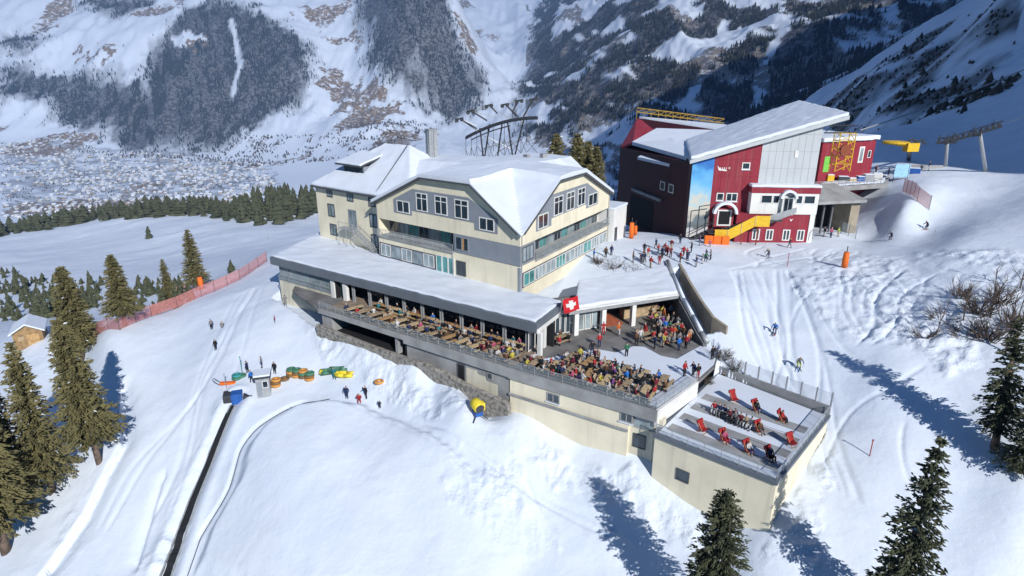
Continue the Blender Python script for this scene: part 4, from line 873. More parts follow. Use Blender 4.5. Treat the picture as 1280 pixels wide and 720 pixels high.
# stairs: dark steps, yellow side panels, grey gallery
mb = MB()
for k in range(14): FS.box(mb, 3.0 + k * .45, 3.5 + k * .45, 1.6, 3.2, 6.0 + k * .16, 6.1 + k * .16)
FS.box(mb, 9.2, 13.2, 1.75, 3.2, 8.1, 8.25); FS.box(mb, 2.2, 3.4, .9, 3.2, 5.95, 6.1); mb.build('stair', M['steel_dark'], sta)
mb = MB(); FS.poly(mb, [(3.0, 4.9), (5.0, 4.9), (9.0, 7.3), (11.2, 7.3), (11.2, 9.0), (9.0, 9.0), (5.0, 6.7), (3.0, 6.7)], 3.25, 3.32); ys = mb.build('stair_panel', M['yellow'], sta)
for a in (5.0, 7.0, 9.0):
    mb = MB(); FS.box(mb, a - .05, a + .05, 3.32, 3.38, 5.0 + max(0, (a - 5) * .6), 6.7 + max(0, (a - 5) * .57)); mb.build('panel_joint', M['wood_pale'], ys)
mb = MB(); FS.poly(mb, [(11.3, 7.6), (15.2, 9.4), (15.2, 10.3), (11.3, 8.9)], 2.5, 2.6); mb.build('gallery_rail', M['metal'], sta)
for a, z in ((7.3, 6.4), (9.6, 7.4)): mb = MB(); mb.tube(FS.p(a, 3.0, 4), FS.p(a, 3.0, z), .1); mb.build('stair_post', M['rust'], sta)
mb = MB()
for k in range(5): FS.box(mb, -.3 + k * .65, .35 + k * .65, .4, 1.6, 4.5 + k * .35, 4.62 + k * .35)
for n in (.4, 1.6): mb.tube(FS.p(-.6, n, 5.4), FS.p(3.2, n, 7.5), .06); mb.tube(FS.p(-.6, n, 4.4), FS.p(3.2, n, 6.2), .08)
mb.tube(FS.p(.6, 1.6, 4.4), FS.p(.6, 1.6, 10.0), .08); mb.tube(FS.p(3.0, 1.6, 4.4), FS.p(3.0, 1.6, 10.0), .08); mb.tube(FS.p(.6, 1.6, 10), FS.p(3.0, 1.6, 10.4), .08); mb.build('side_stair', M['steel_dark'], sta)
under(sta)
# loading hall behind: red faces whose colour holds their shade, stepped snow roof, yellow truss on the far edge
hall = empty('loading_hall', Vector((34, 112, 4))); tag(hall, 'dark red loading hall in shade behind the mural wall with yellow truss on its roof', 'hall')
hA, hB = Vector((28.9, 99.2, 0)), py(775, 190, 127); hB.z = 0; hC, hD = py(905, 156, 138), Vector((50, 118, 0)); hC.z = 0; hE = py(797, 147, 140); hE.z = 0
zA, zB = 16.3, py(775, 184, 127).z; zE = py(797, 148, 140).z; zC = py(905, 157, 138).z
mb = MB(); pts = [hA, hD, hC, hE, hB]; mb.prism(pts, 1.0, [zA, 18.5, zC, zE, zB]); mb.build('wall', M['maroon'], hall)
rp = [py(790, 180, 123), py(829, 158, 136), py(799, 148, 141), py(905, 158, 138), Vector((50, 118, 18.6)), Vector((29.4, 100.5, 16.5))]
mb = MB(); mb.prism([(p.x, p.y) for p in rp], [p.z - .2 for p in rp], [p.z + .45 for p in rp]); mb.build('roof_snow', M['snow'], hall)
rq = [py(776, 184, 126.6), py(796, 149, 139.5), py(828, 157, 136), py(791, 179, 123.5)]
mb = MB(); mb.prism([(p.x, p.y) for p in rq], [p.z - .3 for p in rq], [p.z + .12 for p in rq]); mb.build('roof_cladding', M['red_wall'], hall)
rp = [py(797, 196, 116), py(815, 187, 121), py(858, 196, 106), py(838, 205, 106)]
mb = MB(); mb.prism([(p.x, p.y) for p in rp], [p.z - .5 for p in rp], [p.z for p in rp]); mb.build('ledge_snow', M['snow'], hall)
tr = MB(); a_, b_2 = py(796, 140, 141), py(905, 154, 139); n_ = 12
for dz in (0, .9): tr.tube(a_ + Vector((0, 0, dz)), b_2 + Vector((0, 0, dz)), .12)
for k in range(n_): p = a_.lerp(b_2, k / n_); q_ = a_.lerp(b_2, (k + 1) / n_); tr.tube(p, q_ + Vector((0, 0, .9)), .07); tr.tube(p - Vector((0, 0, 2)), p + Vector((0, 0, .9)), .07)
tr.build('roof_truss', M['ochre'], hall)
FH = Frame(hA, hB - hA, -1)
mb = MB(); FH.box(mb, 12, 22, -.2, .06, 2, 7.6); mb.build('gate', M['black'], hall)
mb = MB(); FH.box(mb, 9, 21, .02, .5, 8.4, 8.9); mb.build('gate_lintel', M['conc'], hall)
for a in (5.0, 8.2): window(FH, hall, a, a + 1.8, 10.5, 12.0, .02, 'white', 'glass', 1, fw=.15)
under(hall)

# ------------------------------------------------------------------ the small buildings and machines right of the station
yd = empty('engine_house', py(1070, 205, 118)); tag(yd, 'small red building with rounded snow roof beyond the grey station wall', 'engine house')
e0_, e1_ = py(1022, 222, 112), py(1088, 215, 118); FE = Frame(e0_, e1_ - e0_, 1); le = math.hypot(*(e1_ - e0_).to_2d()); zt0 = py(1022, 175, 112).z; zt1 = py(1086, 174, 118).z
mb = MB(); FE.box(mb, 0, le, -12, 0, 6, zt1); mb.build('wall', M['red_wall'], yd)
mb = MB(); FE.box(mb, -.4, le + .4, -12.5, .5, zt1, zt1 + .8); drift(mb.build('roof_snow', M['snow'], yd, bevel=.35), .3)
mb = MB(); FE.box(mb, 1.0, 2.5, .0, .06, zt1 - 5.4, zt1 - 2.6); mb.build('green_screen', mat('green_screen', (.22, .62, .10), .5), yd)
window(FE, yd, le - 4.3, le - 2.9, zt1 - 4.2, zt1 - 1.2, 0, 'white', 'glass_pale', 1, fw=.3, name='door'); window(FE, yd, le - 1.8, le - .9, zt1 - 3.4, zt1 - 2, 0, 'white', 'glass', 1, fw=.12)
under(yd)
mast = empty('lattice_mast', py(1050, 206, 106)); tag(mast, 'yellow lattice mast with pulley wheel right of the grey station wall', 'mast')
mb = MB(); g0 = py(1050, 206, 106); zt_ = py(1050, 166, 106).z
cs = [Vector((g0.x + dx, g0.y + dy, 0)) for dx, dy in ((-1.3, -1), (1.3, -1), (1.3, 1), (-1.3, 1))]; nl = 5; z0_ = g0.z - 1
for c in cs: mb.tube(c + Vector((0, 0, z0_)), c + Vector((0, 0, zt_)), .09)
for k in range(nl):
    za, zb = z0_ + (zt_ - z0_) * k / nl, z0_ + (zt_ - z0_) * (k + 1) / nl
    for i in range(4): mb.tube(cs[i] + Vector((0, 0, za)), cs[(i + 1) % 4] + Vector((0, 0, zb)), .055); mb.tube(cs[i] + Vector((0, 0, zb)), cs[(i + 1) % 4] + Vector((0, 0, zb)), .055)
mb.build('frame', M['yellow'], mast)
mb = MB(); mb.lathe(g0 + Vector((-.3, -1.4, 2.6)), [(1.0, -.15), (1.0, .15)], 16, 0, (0.2, -1, 0)); mb.build('pulley', M['rust'], mast)
mb = MB()
for k in range(4): mb.tube(Vector((g0.x - 3.4 + k * 1.6, g0.y, zt_ + .2)), Vector((g0.x - 2.6 + k * 1.6, g0.y - .8, zt_ + 1.3)), .08)
mb.tube(Vector((g0.x - 3.6, g0.y, zt_)), Vector((g0.x + 2, g0.y, zt_)), .12); mb.tube(Vector((g0.x - 3.6, g0.y, zt_ + 1.2)), Vector((g0.x + 2, g0.y, zt_ + 1.2)), .1); mb.build('head_beam', M['steel_dark'], mast)
under(mast)
# covered passage with concrete roof and the gondola platform on top
pas = empty('platform', py(1050, 262, 100)); tag(pas, 'grey concrete platform with snow on top over a dark passage right of the station', 'platform')
k0, k1 = py(1016, 243, 98), py(1078, 250, 100); FK = Frame(k0, k1 - k0, 1); lk = math.hypot(*(k1 - k0).to_2d()); zk = (k0.z + k1.z) / 2
mb = MB(); q_ = [FK.p(-.5, 1.0, zk - .9), FK.p(lk, 1.0, zk - .9), FK.p(lk, -7, zk + .6), FK.p(-.5, -7, zk + .6)]; mb.hexa(q_ + [p + Vector((0, 0, .45)) for p in q_]); mb.build('passage_roof', M['conc'], pas)
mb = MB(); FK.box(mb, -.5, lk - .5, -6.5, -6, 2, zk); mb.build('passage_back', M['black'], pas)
mb = MB(); FK.box(mb, lk - 1.9, lk - .2, -4, 0, 2, zk - .7); mb.build('passage_wall', M['tan_conc'], pas)
for k in range(3): mb = MB(); FK.box(mb, 1.2 + 1.6 * k, 1.45 + 1.6 * k, -.6, -.35, 2, zk - .5); mb.build('passage_post', M['conc_dark'], pas)
pl_ = [py(1012, 228, 106), py(1110, 224, 112), py(1116, 208, 122), py(1040, 206, 118)]; zp = 11.0
mb = MB(); mb.prism([(p.x, p.y) for p in pl_], zp - .8, zp); mb.build('platform_slab', M['conc'], pas)
c_ = sum(pl_, Vector()) / 4; mb = MB(); mb.prism([tuple(p.lerp(c_, .12)[:2]) for p in pl_], zp, zp + .35); drift(mb.build('platform_snow', M['snow'], pas, bevel=.12), .3)
f0 = Vector((pl_[0].x, pl_[0].y, zp)); f1 = Vector((pl_[1].x, pl_[1].y, zp)); railing('platform_railing', [f0, f1], pas, 1.1, 1.6, 2, None, 'metal', .05)
railing('ramp_railing', [FS.p(18.4, 2.2, 5.2), f0 + Vector((.5, -.2, .3))], pas, 1.2, 3.0, 1, None, 'metal', .06)
under(pas)

# ------------------------------------------------------------------ lifts
def sheave_train(name, label, p0, p1, post, mcol, n=9, rad=.38, arms=True, group=None):
    """pylon whose cross arm carries two rows of cable wheels"""
    t = empty(name, post[0]); tag(t, label, 'lift pylon', group)
    mb = MB(); mb.tube(post[0] - Vector((0, 0, 2)), post[1], .36, 12, 0, .28); mb.build('post', M['metal'], t, True)
    d = (p1 - p0).normalized(); sd = d.cross(Vector((0, 0, 1))).normalized()
    fr = MB()
    for s in (-1.0, 1.0):
        wh = MB()
        fr.tube(p0 + sd * s, p1 + sd * s, .10)
        fr.tube(p0 + sd * s + Vector((0, 0, .9)), p1 + sd * s + Vector((0, 0, .9)), .07)
        for k in range(n):
            c = p0.lerp(p1, (k + .5) / n) + sd * s + Vector((0, 0, .3)); fr.tube(c, c + Vector((0, 0, .62)), .05, 4)
            wh.lathe(c, [(rad, -.1), (rad, .1)], 10, 0, sd)
        wh.build('sheave_wheels', M['steel_dark'], t)
    mid = p0.lerp(p1, .5)
    for f_ in (.15, .5, .85): c = p0.lerp(p1, f_); fr.tube(c - sd * 1.5 + Vector((0, 0, .9)), c + sd * 1.5 + Vector((0, 0, .9)), .09); fr.tube(c, c + Vector((0, 0, 1.7)), .07)
    fr.tube(post[1], mid, .3); fr.build('sheave_frame', M[mcol], t)
    under(t); return t
pb = gat(1237, 211); sheave_train('lift_pylon', 'slanted grey lift pylon with long wheel train on the shaded slope at the right', py(1180, 180, 112), py(1252, 158, 108), (pb, py(1225, 168, 110)), 'steel_dark', 10, .28)
pb2 = gat(1184, 206); sheave_train('lift_pylon', 'short straight lift pylon with wheel train standing left of the slanted one', py(1170, 179, 119), py(1196, 178, 117), (pb2, py(1184, 180, 118)), 'steel_dark', 4, .28)
# yellow return station of the chairlift
rt = empty('lift_return_station', gat(1135, 192)); tag(rt, 'yellow turning wheel of a lift on the snow plateau right of the platform', 'lift station')
c0 = py(1120, 180, 122); mb = MB(); mb.lathe(c0, [(2.3, 0), (2.5, .25), (2.3, .5)], 22); mb.build('bullwheel', M['yellow'], rt)
mb = MB(); mb.tube(c0 + Vector((0, 0, .2)), py(1140, 183, 120), .45, 8); mb.box(py(1139, 184, 120), (2.6, 1.2, 1.6), .2); mb.build('drive_arm', M['yellow'], rt)
mb = MB(); mb.path([py(1136, 176, 120), py(1141, 174, 120), py(1146, 178, 120), py(1152, 175, 120), py(1157, 180, 120)], .22, 6); mb.build('cable_guide', M['steel_dark'], rt)
pp_ = gat(1137, 195); mb = MB(); mb.tube(pp_ - Vector((0, 0, 2)), py(1138, 183, 120), .4, 8); mb.build('post', M['steel_dark'], rt); under(rt)
# lift tower with fanned arms behind the hotel
lt = empty('lift_tower', py(628, 195, 128)); tag(lt, 'dark lift tower with curved wheel rail and fanned out arms behind the hotel roof', 'lift tower')
arc = [py(582 + 90 * f_, 173 - 37 * f_ + 12 * (f_ ** 2) - 14 * f_ * (1 - f_), 128 - 6 * f_) for f_ in np.linspace(0, 1, 14)]
mb = MB(); mb.path(arc, .24, 6); mb.path([p + Vector((0, 1.5, .15)) for p in arc], .2, 6); mb.path([p - Vector((0, 0, .9)) for p in arc[1:9]], .12, 6); mb.build('curved_rail', M['steel_dark'], lt)
for (u0, v0), (u1, v1) in (((596, 161), (574, 148)), ((609, 151), (588, 138)), ((622, 142), (611, 131)), ((648, 146), (631, 130)), ((640, 140), (649, 125)), ((654, 146), (667, 123))):
    mb = MB(); a, b = py(u0, v0, 126), py(u1, v1, 126); mb.tube(a, b, .16, 6); mb.tube(b - Vector((.8, 0, .25)), b + Vector((.8, 0, .1)), .16, 6); mb.lathe(b + Vector((.5, 0, -.2)), [(.4, -.1), (.4, .1)], 10, 0, (0, 1, 0)); mb.lathe(b + Vector((-.5, 0, -.4)), [(.4, -.1), (.4, .1)], 10, 0, (0, 1, 0)); mb.build('arm', M['steel_dark'], lt)
for (u0, v0), (u1, v1) in (((600, 160), (604, 196)), ((612, 155), (606, 196)), ((634, 150), (641, 196)), ((628, 152), (622, 196)), ((655, 149), (643, 196))):
    mb = MB(); a, b = py(u0, v0, 127), py(u1, v1, 127); mb.tube(b - Vector((0, 0, 14)), b, .2, 6); mb.tube(b, a, .16, 6); mb.build('leg', M['steel_dark'], lt)
mb = MB()
for (u0, v0), (u1, v1) in (((603, 186), (640, 176)), ((606, 170), (638, 186)), ((622, 190), (655, 172)), ((574, 148), (596, 158)), ((590, 139), (611, 133)), ((631, 130), (649, 126))):
    mb = MB(); mb.tube(py(u0, v0, 127.3), py(u1, v1, 127.3), .1, 5); mb.build('brace', M['metal'], lt)
for k in range(9):
    mb = MB(); f0, f1 = k / 9, (k + 1) / 9; z = Vector((0, 0, 1)); p, q_ = arc[int(f0 * 13)], arc[int(f1 * 13)]; mb.tube(p - z * (2.2 + 2 * f0), q_ - z * 6.5, .06, 4); mb.tube(p - z * 6.5, q_ - z * (2.2 + 2 * f1), .06, 4); mb.tube(p, p - z * (8 if k % 2 else 5), .06, 4); mb.build('lattice', M['steel_dark'], lt)
for (u0, v0), (u1, v1) in (((574, 148), (600, 160)), ((588, 138), (622, 142)), ((611, 131), (640, 145)), ((631, 130), (655, 150)), ((649, 125), (634, 150)), ((667, 123), (650, 152))):
    mb = MB(); mb.tube(py(u0, v0, 126), py(u1, v1 + 6, 127), .08, 4); mb.build('stay', M['metal'], lt)
under(lt)
# cables
def cable(label, a, b, sag, r=.07, n=24):
    mb = MB(); pts = [a.lerp(b, k / n) - Vector((0, 0, sag * 4 * (k / n) * (1 - k / n))) for k in range(n + 1)]; mb.path(pts, r, 5)
    return tag(mb.build('lift_cable', M['metal']), label, 'cable')
cable('pale lift cable rising to the upper right across the shaded slope', py(1075, 163, 135), py(1420, 20, 210), 2.0, .16)
cable('thin cable running from the slanted pylon towards the right edge', py(1170, 178, 118), py(1330, 128, 100), .4, .05)


# ------------------------------------------------------------------ trees
def conifer_material(name, col, col2, snow=.0):
    m = mat(name, col, .75, var=.2, scale=1.3, col2=col2, spec=.2); return m
M['needles'] = conifer_material('needles_olive', (.175, .155, .070), (.080, .078, .036))
M['needles_dark'] = conifer_material('needles_dark', (.085, .092, .052), (.030, .038, .022))
M['bark'] = mat('bark', (.20, .145, .11), .9, var=.25, scale=3, bump=.5, bscale=8)
M['twig'] = mat('bare_twig', (.13, .10, .08), .9, var=.2)
def conifer_mesh(name, h, r, seed, needles='needles', bare=.12, levels=34, br=9, tufts=7, snow=.03, taper=.85, gap=0.0):
    """trunk + crown of drooping branches, each a row of needle tufts; returns (crown mesh, trunk mesh)"""
    rg = np.random.default_rng(seed); V = []; Fs = []; MI = []; nv = 0
    for L_ in range(levels):
        f = (L_ + rg.uniform(-.3, .3)) / levels; z = h * (bare + (1 - bare) * f)
        R = r * (1 - f) ** taper * (1 + .22 * math.sin(7 * f + seed) * (1 - f)) + .12
        if f < .08: R *= .65 + 4 * f
        nb = max(4, int(br * (.55 + .45 * (1 - f)))); a0 = rg.uniform(0, 6.28)
        for b in range(nb):
            if rg.uniform() < gap: continue
            a = a0 + 6.283 * b / nb + rg.uniform(-.3, .3); Rb = R * rg.uniform(.62, 1.16); droop = rg.uniform(.12, .38) * (1 - .6 * f); lift = .25 * f
            nt = max(2, int(tufts * Rb / r + 1.5))
            for t in range(nt):
                q_ = (t + .55) / nt; d = Rb * q_; c = np.array([math.cos(a) * d, math.sin(a) * d, z - droop * d * q_ + lift * d + rg.uniform(-.06, .06)])
                ln = (.13 + .20 * Rb / nt) * rg.uniform(.7, 1.5); wd = (.035 + .05 * (1 - q_)) * rg.uniform(.7, 1.5)
                aa = a + rg.uniform(-.75, .75); u = np.array([math.cos(aa), math.sin(aa), -droop + lift + rg.uniform(-.3, .15)]); w_ = np.array([-math.sin(aa), math.cos(aa), rg.uniform(-.5, .5)])
                for _ in range(3):
                    e = np.array([rg.uniform(-.09, .09), rg.uniform(-.09, .09), rg.uniform(-.08, .08)]); cc = c + e * (1 + Rb * .5); tw = rg.uniform(-.6, .6); w2 = w_ * math.cos(tw) + np.array([0, 0, math.sin(tw)])
                    V += [cc - u * ln * .7, cc + w2 * wd + u * ln * .1, cc + u * ln * 1.1, cc - w2 * wd + u * ln * .1, cc + np.array([0, 0, .09])]; Fs += [(nv, nv + 1, nv + 4), (nv + 1, nv + 2, nv + 4), (nv + 2, nv + 3, nv + 4), (nv + 3, nv, nv + 4)]
                    MI += [1 if rg.uniform() < snow else 0] * 4; nv += 5
    crown = np_mesh('crown', np.array(V), np.array(Fs), [M[needles], M['snow']], None, False, MI); cm = crown.data; bpy.data.objects.remove(crown)
    tb = MB(); tr = .018 * h + .04; pts = [(0, 0, -.6), (.03 * h * .1, 0, h * .3), (.02, .03, h * .7), (0, 0, h * .985)]; rr_ = [tr, tr * .8, tr * .4, .02]
    for (p, a), (q_, b) in zip(zip(pts[:-1], rr_[:-1]), zip(pts[1:], rr_[1:])): tb.tube(p, q_, a, 8, 0, b)
    o = tb.build('trunk', M['bark'], None, True); tm = o.data; bpy.data.objects.remove(o)
    return cm, tm
KE = conifer_mesh('e', 13, 2.5, 9, 'needles_dark', .05, 48, 12, 16, .004, .5, .10)
def plant_tree(name, meshes, loc, label, s=1.0, rz=0.0, group=None, lean=(0, 0), sz=None):
    t = empty(name, loc, rz); t.rotation_euler = (lean[0], lean[1], rz); t.scale = (s, s, s * (sz or 1)); tag(t, label, 'tree', group)
    for nm, me in zip(('crown', 'trunk'), meshes):
        o = bpy.data.objects.new(nm, me); COL.objects.link(o); o.parent = t
    return t
KA = conifer_mesh('a', 13, 2.15, 1, 'needles', .19, 60, 12, 15, .004, .62, .06); KB = conifer_mesh('b', 13, 2.2, 2, 'needles', .13, 54, 11, 13, .006, .7, .16)
KC = conifer_mesh('c', 13, 2.6, 3, 'needles_dark', .05, 46, 11, 15, .005, .8, .2); KD = conifer_mesh('d', 13, 2.0, 4, 'needles_dark', .14, 38, 10, 13, .005, .8, .36)
def tree_px(name, meshes, u, v, vtop, label, rz, group=None, wid=1.0, lean=(0, 0), dz=0.0, base=None):
    """base pixel (on the ground) and the pixel row of the top give place and height"""
    b = base or gat(u, v); b = Vector(b); b.z = hz(b.x, b.y) - dz; r = ray(u, vtop); t = b.y / r[1]; h = H + r[2] * t - b.z; s = h / 13
    return plant_tree(name, meshes, b, label, s * wid, rz, group, lean, 1 / wid)
g_ = 'tall conifers at the edge of the left piste'
tree_px('conifer', KA, 124, 578, 398, 'tall olive conifer with bare lower trunk at the edge of the left piste', .4, g_, 1.0, (.0, -.03))
tree_px('conifer', KB, 66, 615, 428, 'thin grey green conifer beside the small wooden hut, left of the tallest piste edge tree', 1.4, g_, .95)
tree_px('conifer', KA, 8, 690, 448, 'broad olive conifer cut by the left edge of the photo, lowest of the group', 2.2, g_, 1.05)
tree_px('conifer', KB, 30, 640, 455, 'slim conifer between the broad left edge tree and the thin grey one', 2.9, g_, .8)
tree_px('conifer', KA, 104, 450, 333, 'dense pointed conifer standing right of the wooden hut behind the tallest one', 3.1, g_, 1.25)
g_ = 'conifers along the red piste fence'
tree_px('conifer', KA, 157, 407, 318, 'bushy conifer at the lower end of the pink piste fence', 4.0, g_, 1.25)
tree_px('conifer', KB, 213, 380, 324, 'small slim conifer behind the middle of the pink piste fence', 4.7, g_, 1.05)
tree_px('conifer', KB, 247, 362, 287, 'airy conifer at the upper end of the pink piste fence beside the orange padding', 5.4, g_, 1.3)
g_ = 'conifers in the lower right corner'
tree_px('conifer', KE, 915, 760, 612, 'dark rounded conifer rising from the lower edge in front of the deckchair terrace', .9, g_, 1.0, base=(*py(909, 613, 35)[:2], 0))
tree_px('conifer', KC, 1172, 760, 545, 'dark open branched conifer right of the deckchair terrace at the lower edge', 1.9, g_, .82, base=(*py(1178, 546, 33)[:2], 0))
tree_px('conifer', KD, 1243, 560, 398, 'ragged leaning conifer with thin crown near the right edge', 2.8, g_, 1.35, (0.02, .06))
tree_px('conifer', KC, 1276, 590, 470, 'low dark conifer cut by the right edge of the photo', 3.7, g_, 1.3)
g_ = 'conifers behind the hotel roof'
for u, vt_, y_, lab, rz in ((693, 167, 112, 'small dark conifer top peeking over the hotel roof ridge', .3), (718, 167, 110, 'taller conifer between the hotel roof and the red loading hall', 1.3), (731, 176, 112, 'conifer second from the right behind the sunny hotel gable', 2.2), (741, 183, 108, 'conifer nearest the loading hall behind the hotel end', 3.3)):
    b = py(u, 300, y_); tree_px('conifer', KA, u, 300, vt_, lab, rz, g_, 1.15, base=(b.x, b.y, 0))
# low poly trees of the middle distance: every one an object, four shared shapes
def small_conifer(seed, sides=7):
    rg = np.random.default_rng(seed); V = []; Fs = []; k = 0; lv = 6
    for L_ in range(lv):
        z0 = .10 + .88 * L_ / lv; z1 = min(1.0, z0 + .30 * (1 - .45 * L_ / lv)); R = .21 * (1 - L_ / lv) ** .8 + .025; a0 = rg.uniform(0, 6)
        for i in range(sides): a = a0 + 6.283 * i / sides; rr_ = R * rg.uniform(.65, 1.25); V.append((rr_ * math.cos(a), rr_ * math.sin(a), z0 - rg.uniform(0, .05)))
        V.append((rg.uniform(-.01, .01), rg.uniform(-.01, .01), z1)); V.append((0, 0, z0 + .03)); Fs += [(k + i, k + (i + 1) % sides, k + sides) for i in range(sides)] + [(k + (i + 1) % sides, k + i, k + sides + 1) for i in range(sides)]; k += sides + 2
    o = np_mesh('crown', np.array(V), np.array(Fs), [M['needles_dark'], M['snow']], None, False, np.zeros(len(Fs), int)); me = o.data; bpy.data.objects.remove(o); return me
SMALL = [small_conifer(s) for s in range(50, 55)]
def small_tree(x, y, h, wid, label, group, k):
    o = bpy.data.objects.new('conifer', SMALL[k % 5]); COL.objects.link(o); o.location = (x, y, hz(x, y) - .3); o.scale = (h * wid, h * wid, h); o.rotation_euler = (0, 0, k * 1.7); return tag(o, label, 'tree', group)
rs = random.Random(5); k = 0
edge = [(0,283),(30,281),(60,276),(100,272),(150,267),(200,264),(250,263),(300,262),(330,262)]
for i in range(195):     # the wood's edge across the far side of the snowfield
    u = 332 * i / 195 + rs.uniform(-2, 2); v = np.interp(u, [e[0] for e in edge], [e[1] for e in edge]) + rs.uniform(-5, 1)
    if 66 < u < 72 or 104 < u < 108: continue
    p = gat(u, v + 4)
    while p.y > 720: v += 2; p = gat(u, v + 4)
    small_tree(p.x, p.y + rs.uniform(-25, 25), rs.uniform(9, 18), rs.uniform(1.2, 2.0), 'dark conifer in the tree row along the far edge of the left snowfield', 'conifers along the far edge of the snowfield', k); k += 1
for i in range(88):      # wood left of the hotel
    u = rs.uniform(302, 384); v = rs.uniform(262, 280) if u > 325 else rs.uniform(268, 278); p = gat(u, v)
    small_tree(p.x, p.y + rs.uniform(-20, 90), rs.uniform(12, 25), rs.uniform(.9, 1.5), 'grey green conifer in the wood left of the hotel wing', 'conifers of the wood left of the hotel', k); k += 1
tx, ty, th = [], [], []
for poly, n, hh in (([(0, 330), (40, 345), (130, 352), (125, 385), (60, 395), (0, 400)], 190, (1.6, 4.4)), ([(165, 345), (235, 350), (245, 372), (190, 390), (165, 380)], 55, (1.6, 3.6))):
    c = 0
    while c < n:
        u = rs.uniform(min(p[0] for p in poly), max(p[0] for p in poly)); v = rs.uniform(min(p[1] for p in poly), max(p[1] for p in poly))
        if not inpoly([u], [v], poly)[0]: continue
        p = gat(u, v + 4); tx.append(p.x); ty.append(p.y); th.append(rs.uniform(*hh) * (1.5 if rs.random() < .2 else 1)); c += 1
VV, FF = [], []; nv_ = 0
for i, (x, y, h) in enumerate(zip(tx, ty, th)):
    me = SMALL[i % 5]; co = np.empty(len(me.vertices) * 3, np.float32); me.vertices.foreach_get('co', co); co = co.reshape(-1, 3); fi = np.empty(len(me.polygons) * 3, np.int32); me.loops.foreach_get('vertex_index', fi); c, s_ = math.cos(i), math.sin(i); k_ = h * rs.uniform(1.1, 1.7)
    VV.append(np.stack([x + k_ * (co[:, 0] * c - co[:, 1] * s_), y + k_ * (co[:, 0] * s_ + co[:, 1] * c), hz(x, y) - .3 + h * co[:, 2]], -1)); FF.append(fi.reshape(-1, 3) + nv_); nv_ += len(co)
tag(np_mesh('conifer_thicket', np.concatenate(VV), np.concatenate(FF), M['needles_dark']), 'thicket of small dark conifers behind the wooden hut and the pink fence', 'thicket', kind='stuff')
for u, v, lab in ((122, 273, 'lone small conifer on the snowfield near its far left edge'), (29, 282, 'tiny lone tree at the far left of the snowfield'), (284, 276, 'two trunked dead tree on the snowfield left of the wood'), (187, 298, 'small dark shrub in the middle of the snowfield'), (290, 340, 'tiny brown conifer on the slope right of the orange padding')):
    p = gat(u, v); small_tree(p.x, p.y, (9 if p.y > 300 else 3.2), 1.3, lab, None, k); k += 1
# bare shrubs on the right hand slope
def bare_shrub(seed, n=26, spread=1.0):
    rg = random.Random(seed); mb = MB()
    def grow(p, d, l, r, lev):
        q_ = p + d * l; mb.tube(p, q_, r, 4, 0, r * .6)
        if lev:
            for _ in range(3 if lev > 1 else 2):
                e = (d + Vector((rg.uniform(-.7, .7), rg.uniform(-.7, .7), rg.uniform(-.2, .45)))).normalized(); grow(p.lerp(q_, rg.uniform(.45, 1)), e, l * rg.uniform(.55, .8), r * .55, lev - 1)
    for _ in range(n): a = rg.uniform(0, 6.28); grow(Vector((rg.uniform(-.3, .3), rg.uniform(-.3, .3), -.2)), Vector((math.cos(a) * spread, math.sin(a) * spread, rg.uniform(.5, 1.3))).normalized(), rg.uniform(.6, 1.1), .035, 2)
    o = mb.build('branches', M['twig']); me = o.data; bpy.data.objects.remove(o); return me
SHR = [bare_shrub(3), bare_shrub(4, 18, 1.4), bare_shrub(6, 30, .8)]
for i, (u, v, s_, lab) in enumerate(((1202, 372, 1.5, 'snowy brown bush on the right slope above the leaning conifer'), (1180, 398, 1.6, 'bare brown shrub low on the right slope'), (1222, 392, 1.9, 'wide bare shrub left of the leaning conifer'), (1250, 378, 1.8, 'tall bare shrub right of the snowy brown bush'),
                                (1155, 420, 1.3, 'small bare shrub at the left end of the shrub patch'), (1236, 425, 2.0, 'bare shrub leaning over the tree shadow'), (1270, 410, 1.9, 'bare shrub at the right edge above the low conifer'), (1205, 420, 1.5, 'bare shrub in the middle of the shrub patch'), (903, 448, 1.1, 'bare snowy bush at the end of the dark retaining wall'), (918, 462, .9, 'small bare bush behind the wind screen'), (768, 335, 1.0, 'bare bush in the snow behind the bar roof'), (748, 330, .9, 'bare bush beside the sunny hotel side'), (860, 487, .6, 'dry bush at the railing between both terraces'))):
    p = gat(u, v) if (u, v) != (860, 487) else pz(886, 480, -1.6); o = bpy.data.objects.new('bare_shrub', SHR[i % 3]); COL.objects.link(o); o.location = p; o.scale = (s_,) * 3; o.rotation_euler = (0, 0, i * 1.1); tag(o, lab, 'shrub', 'bare shrubs')

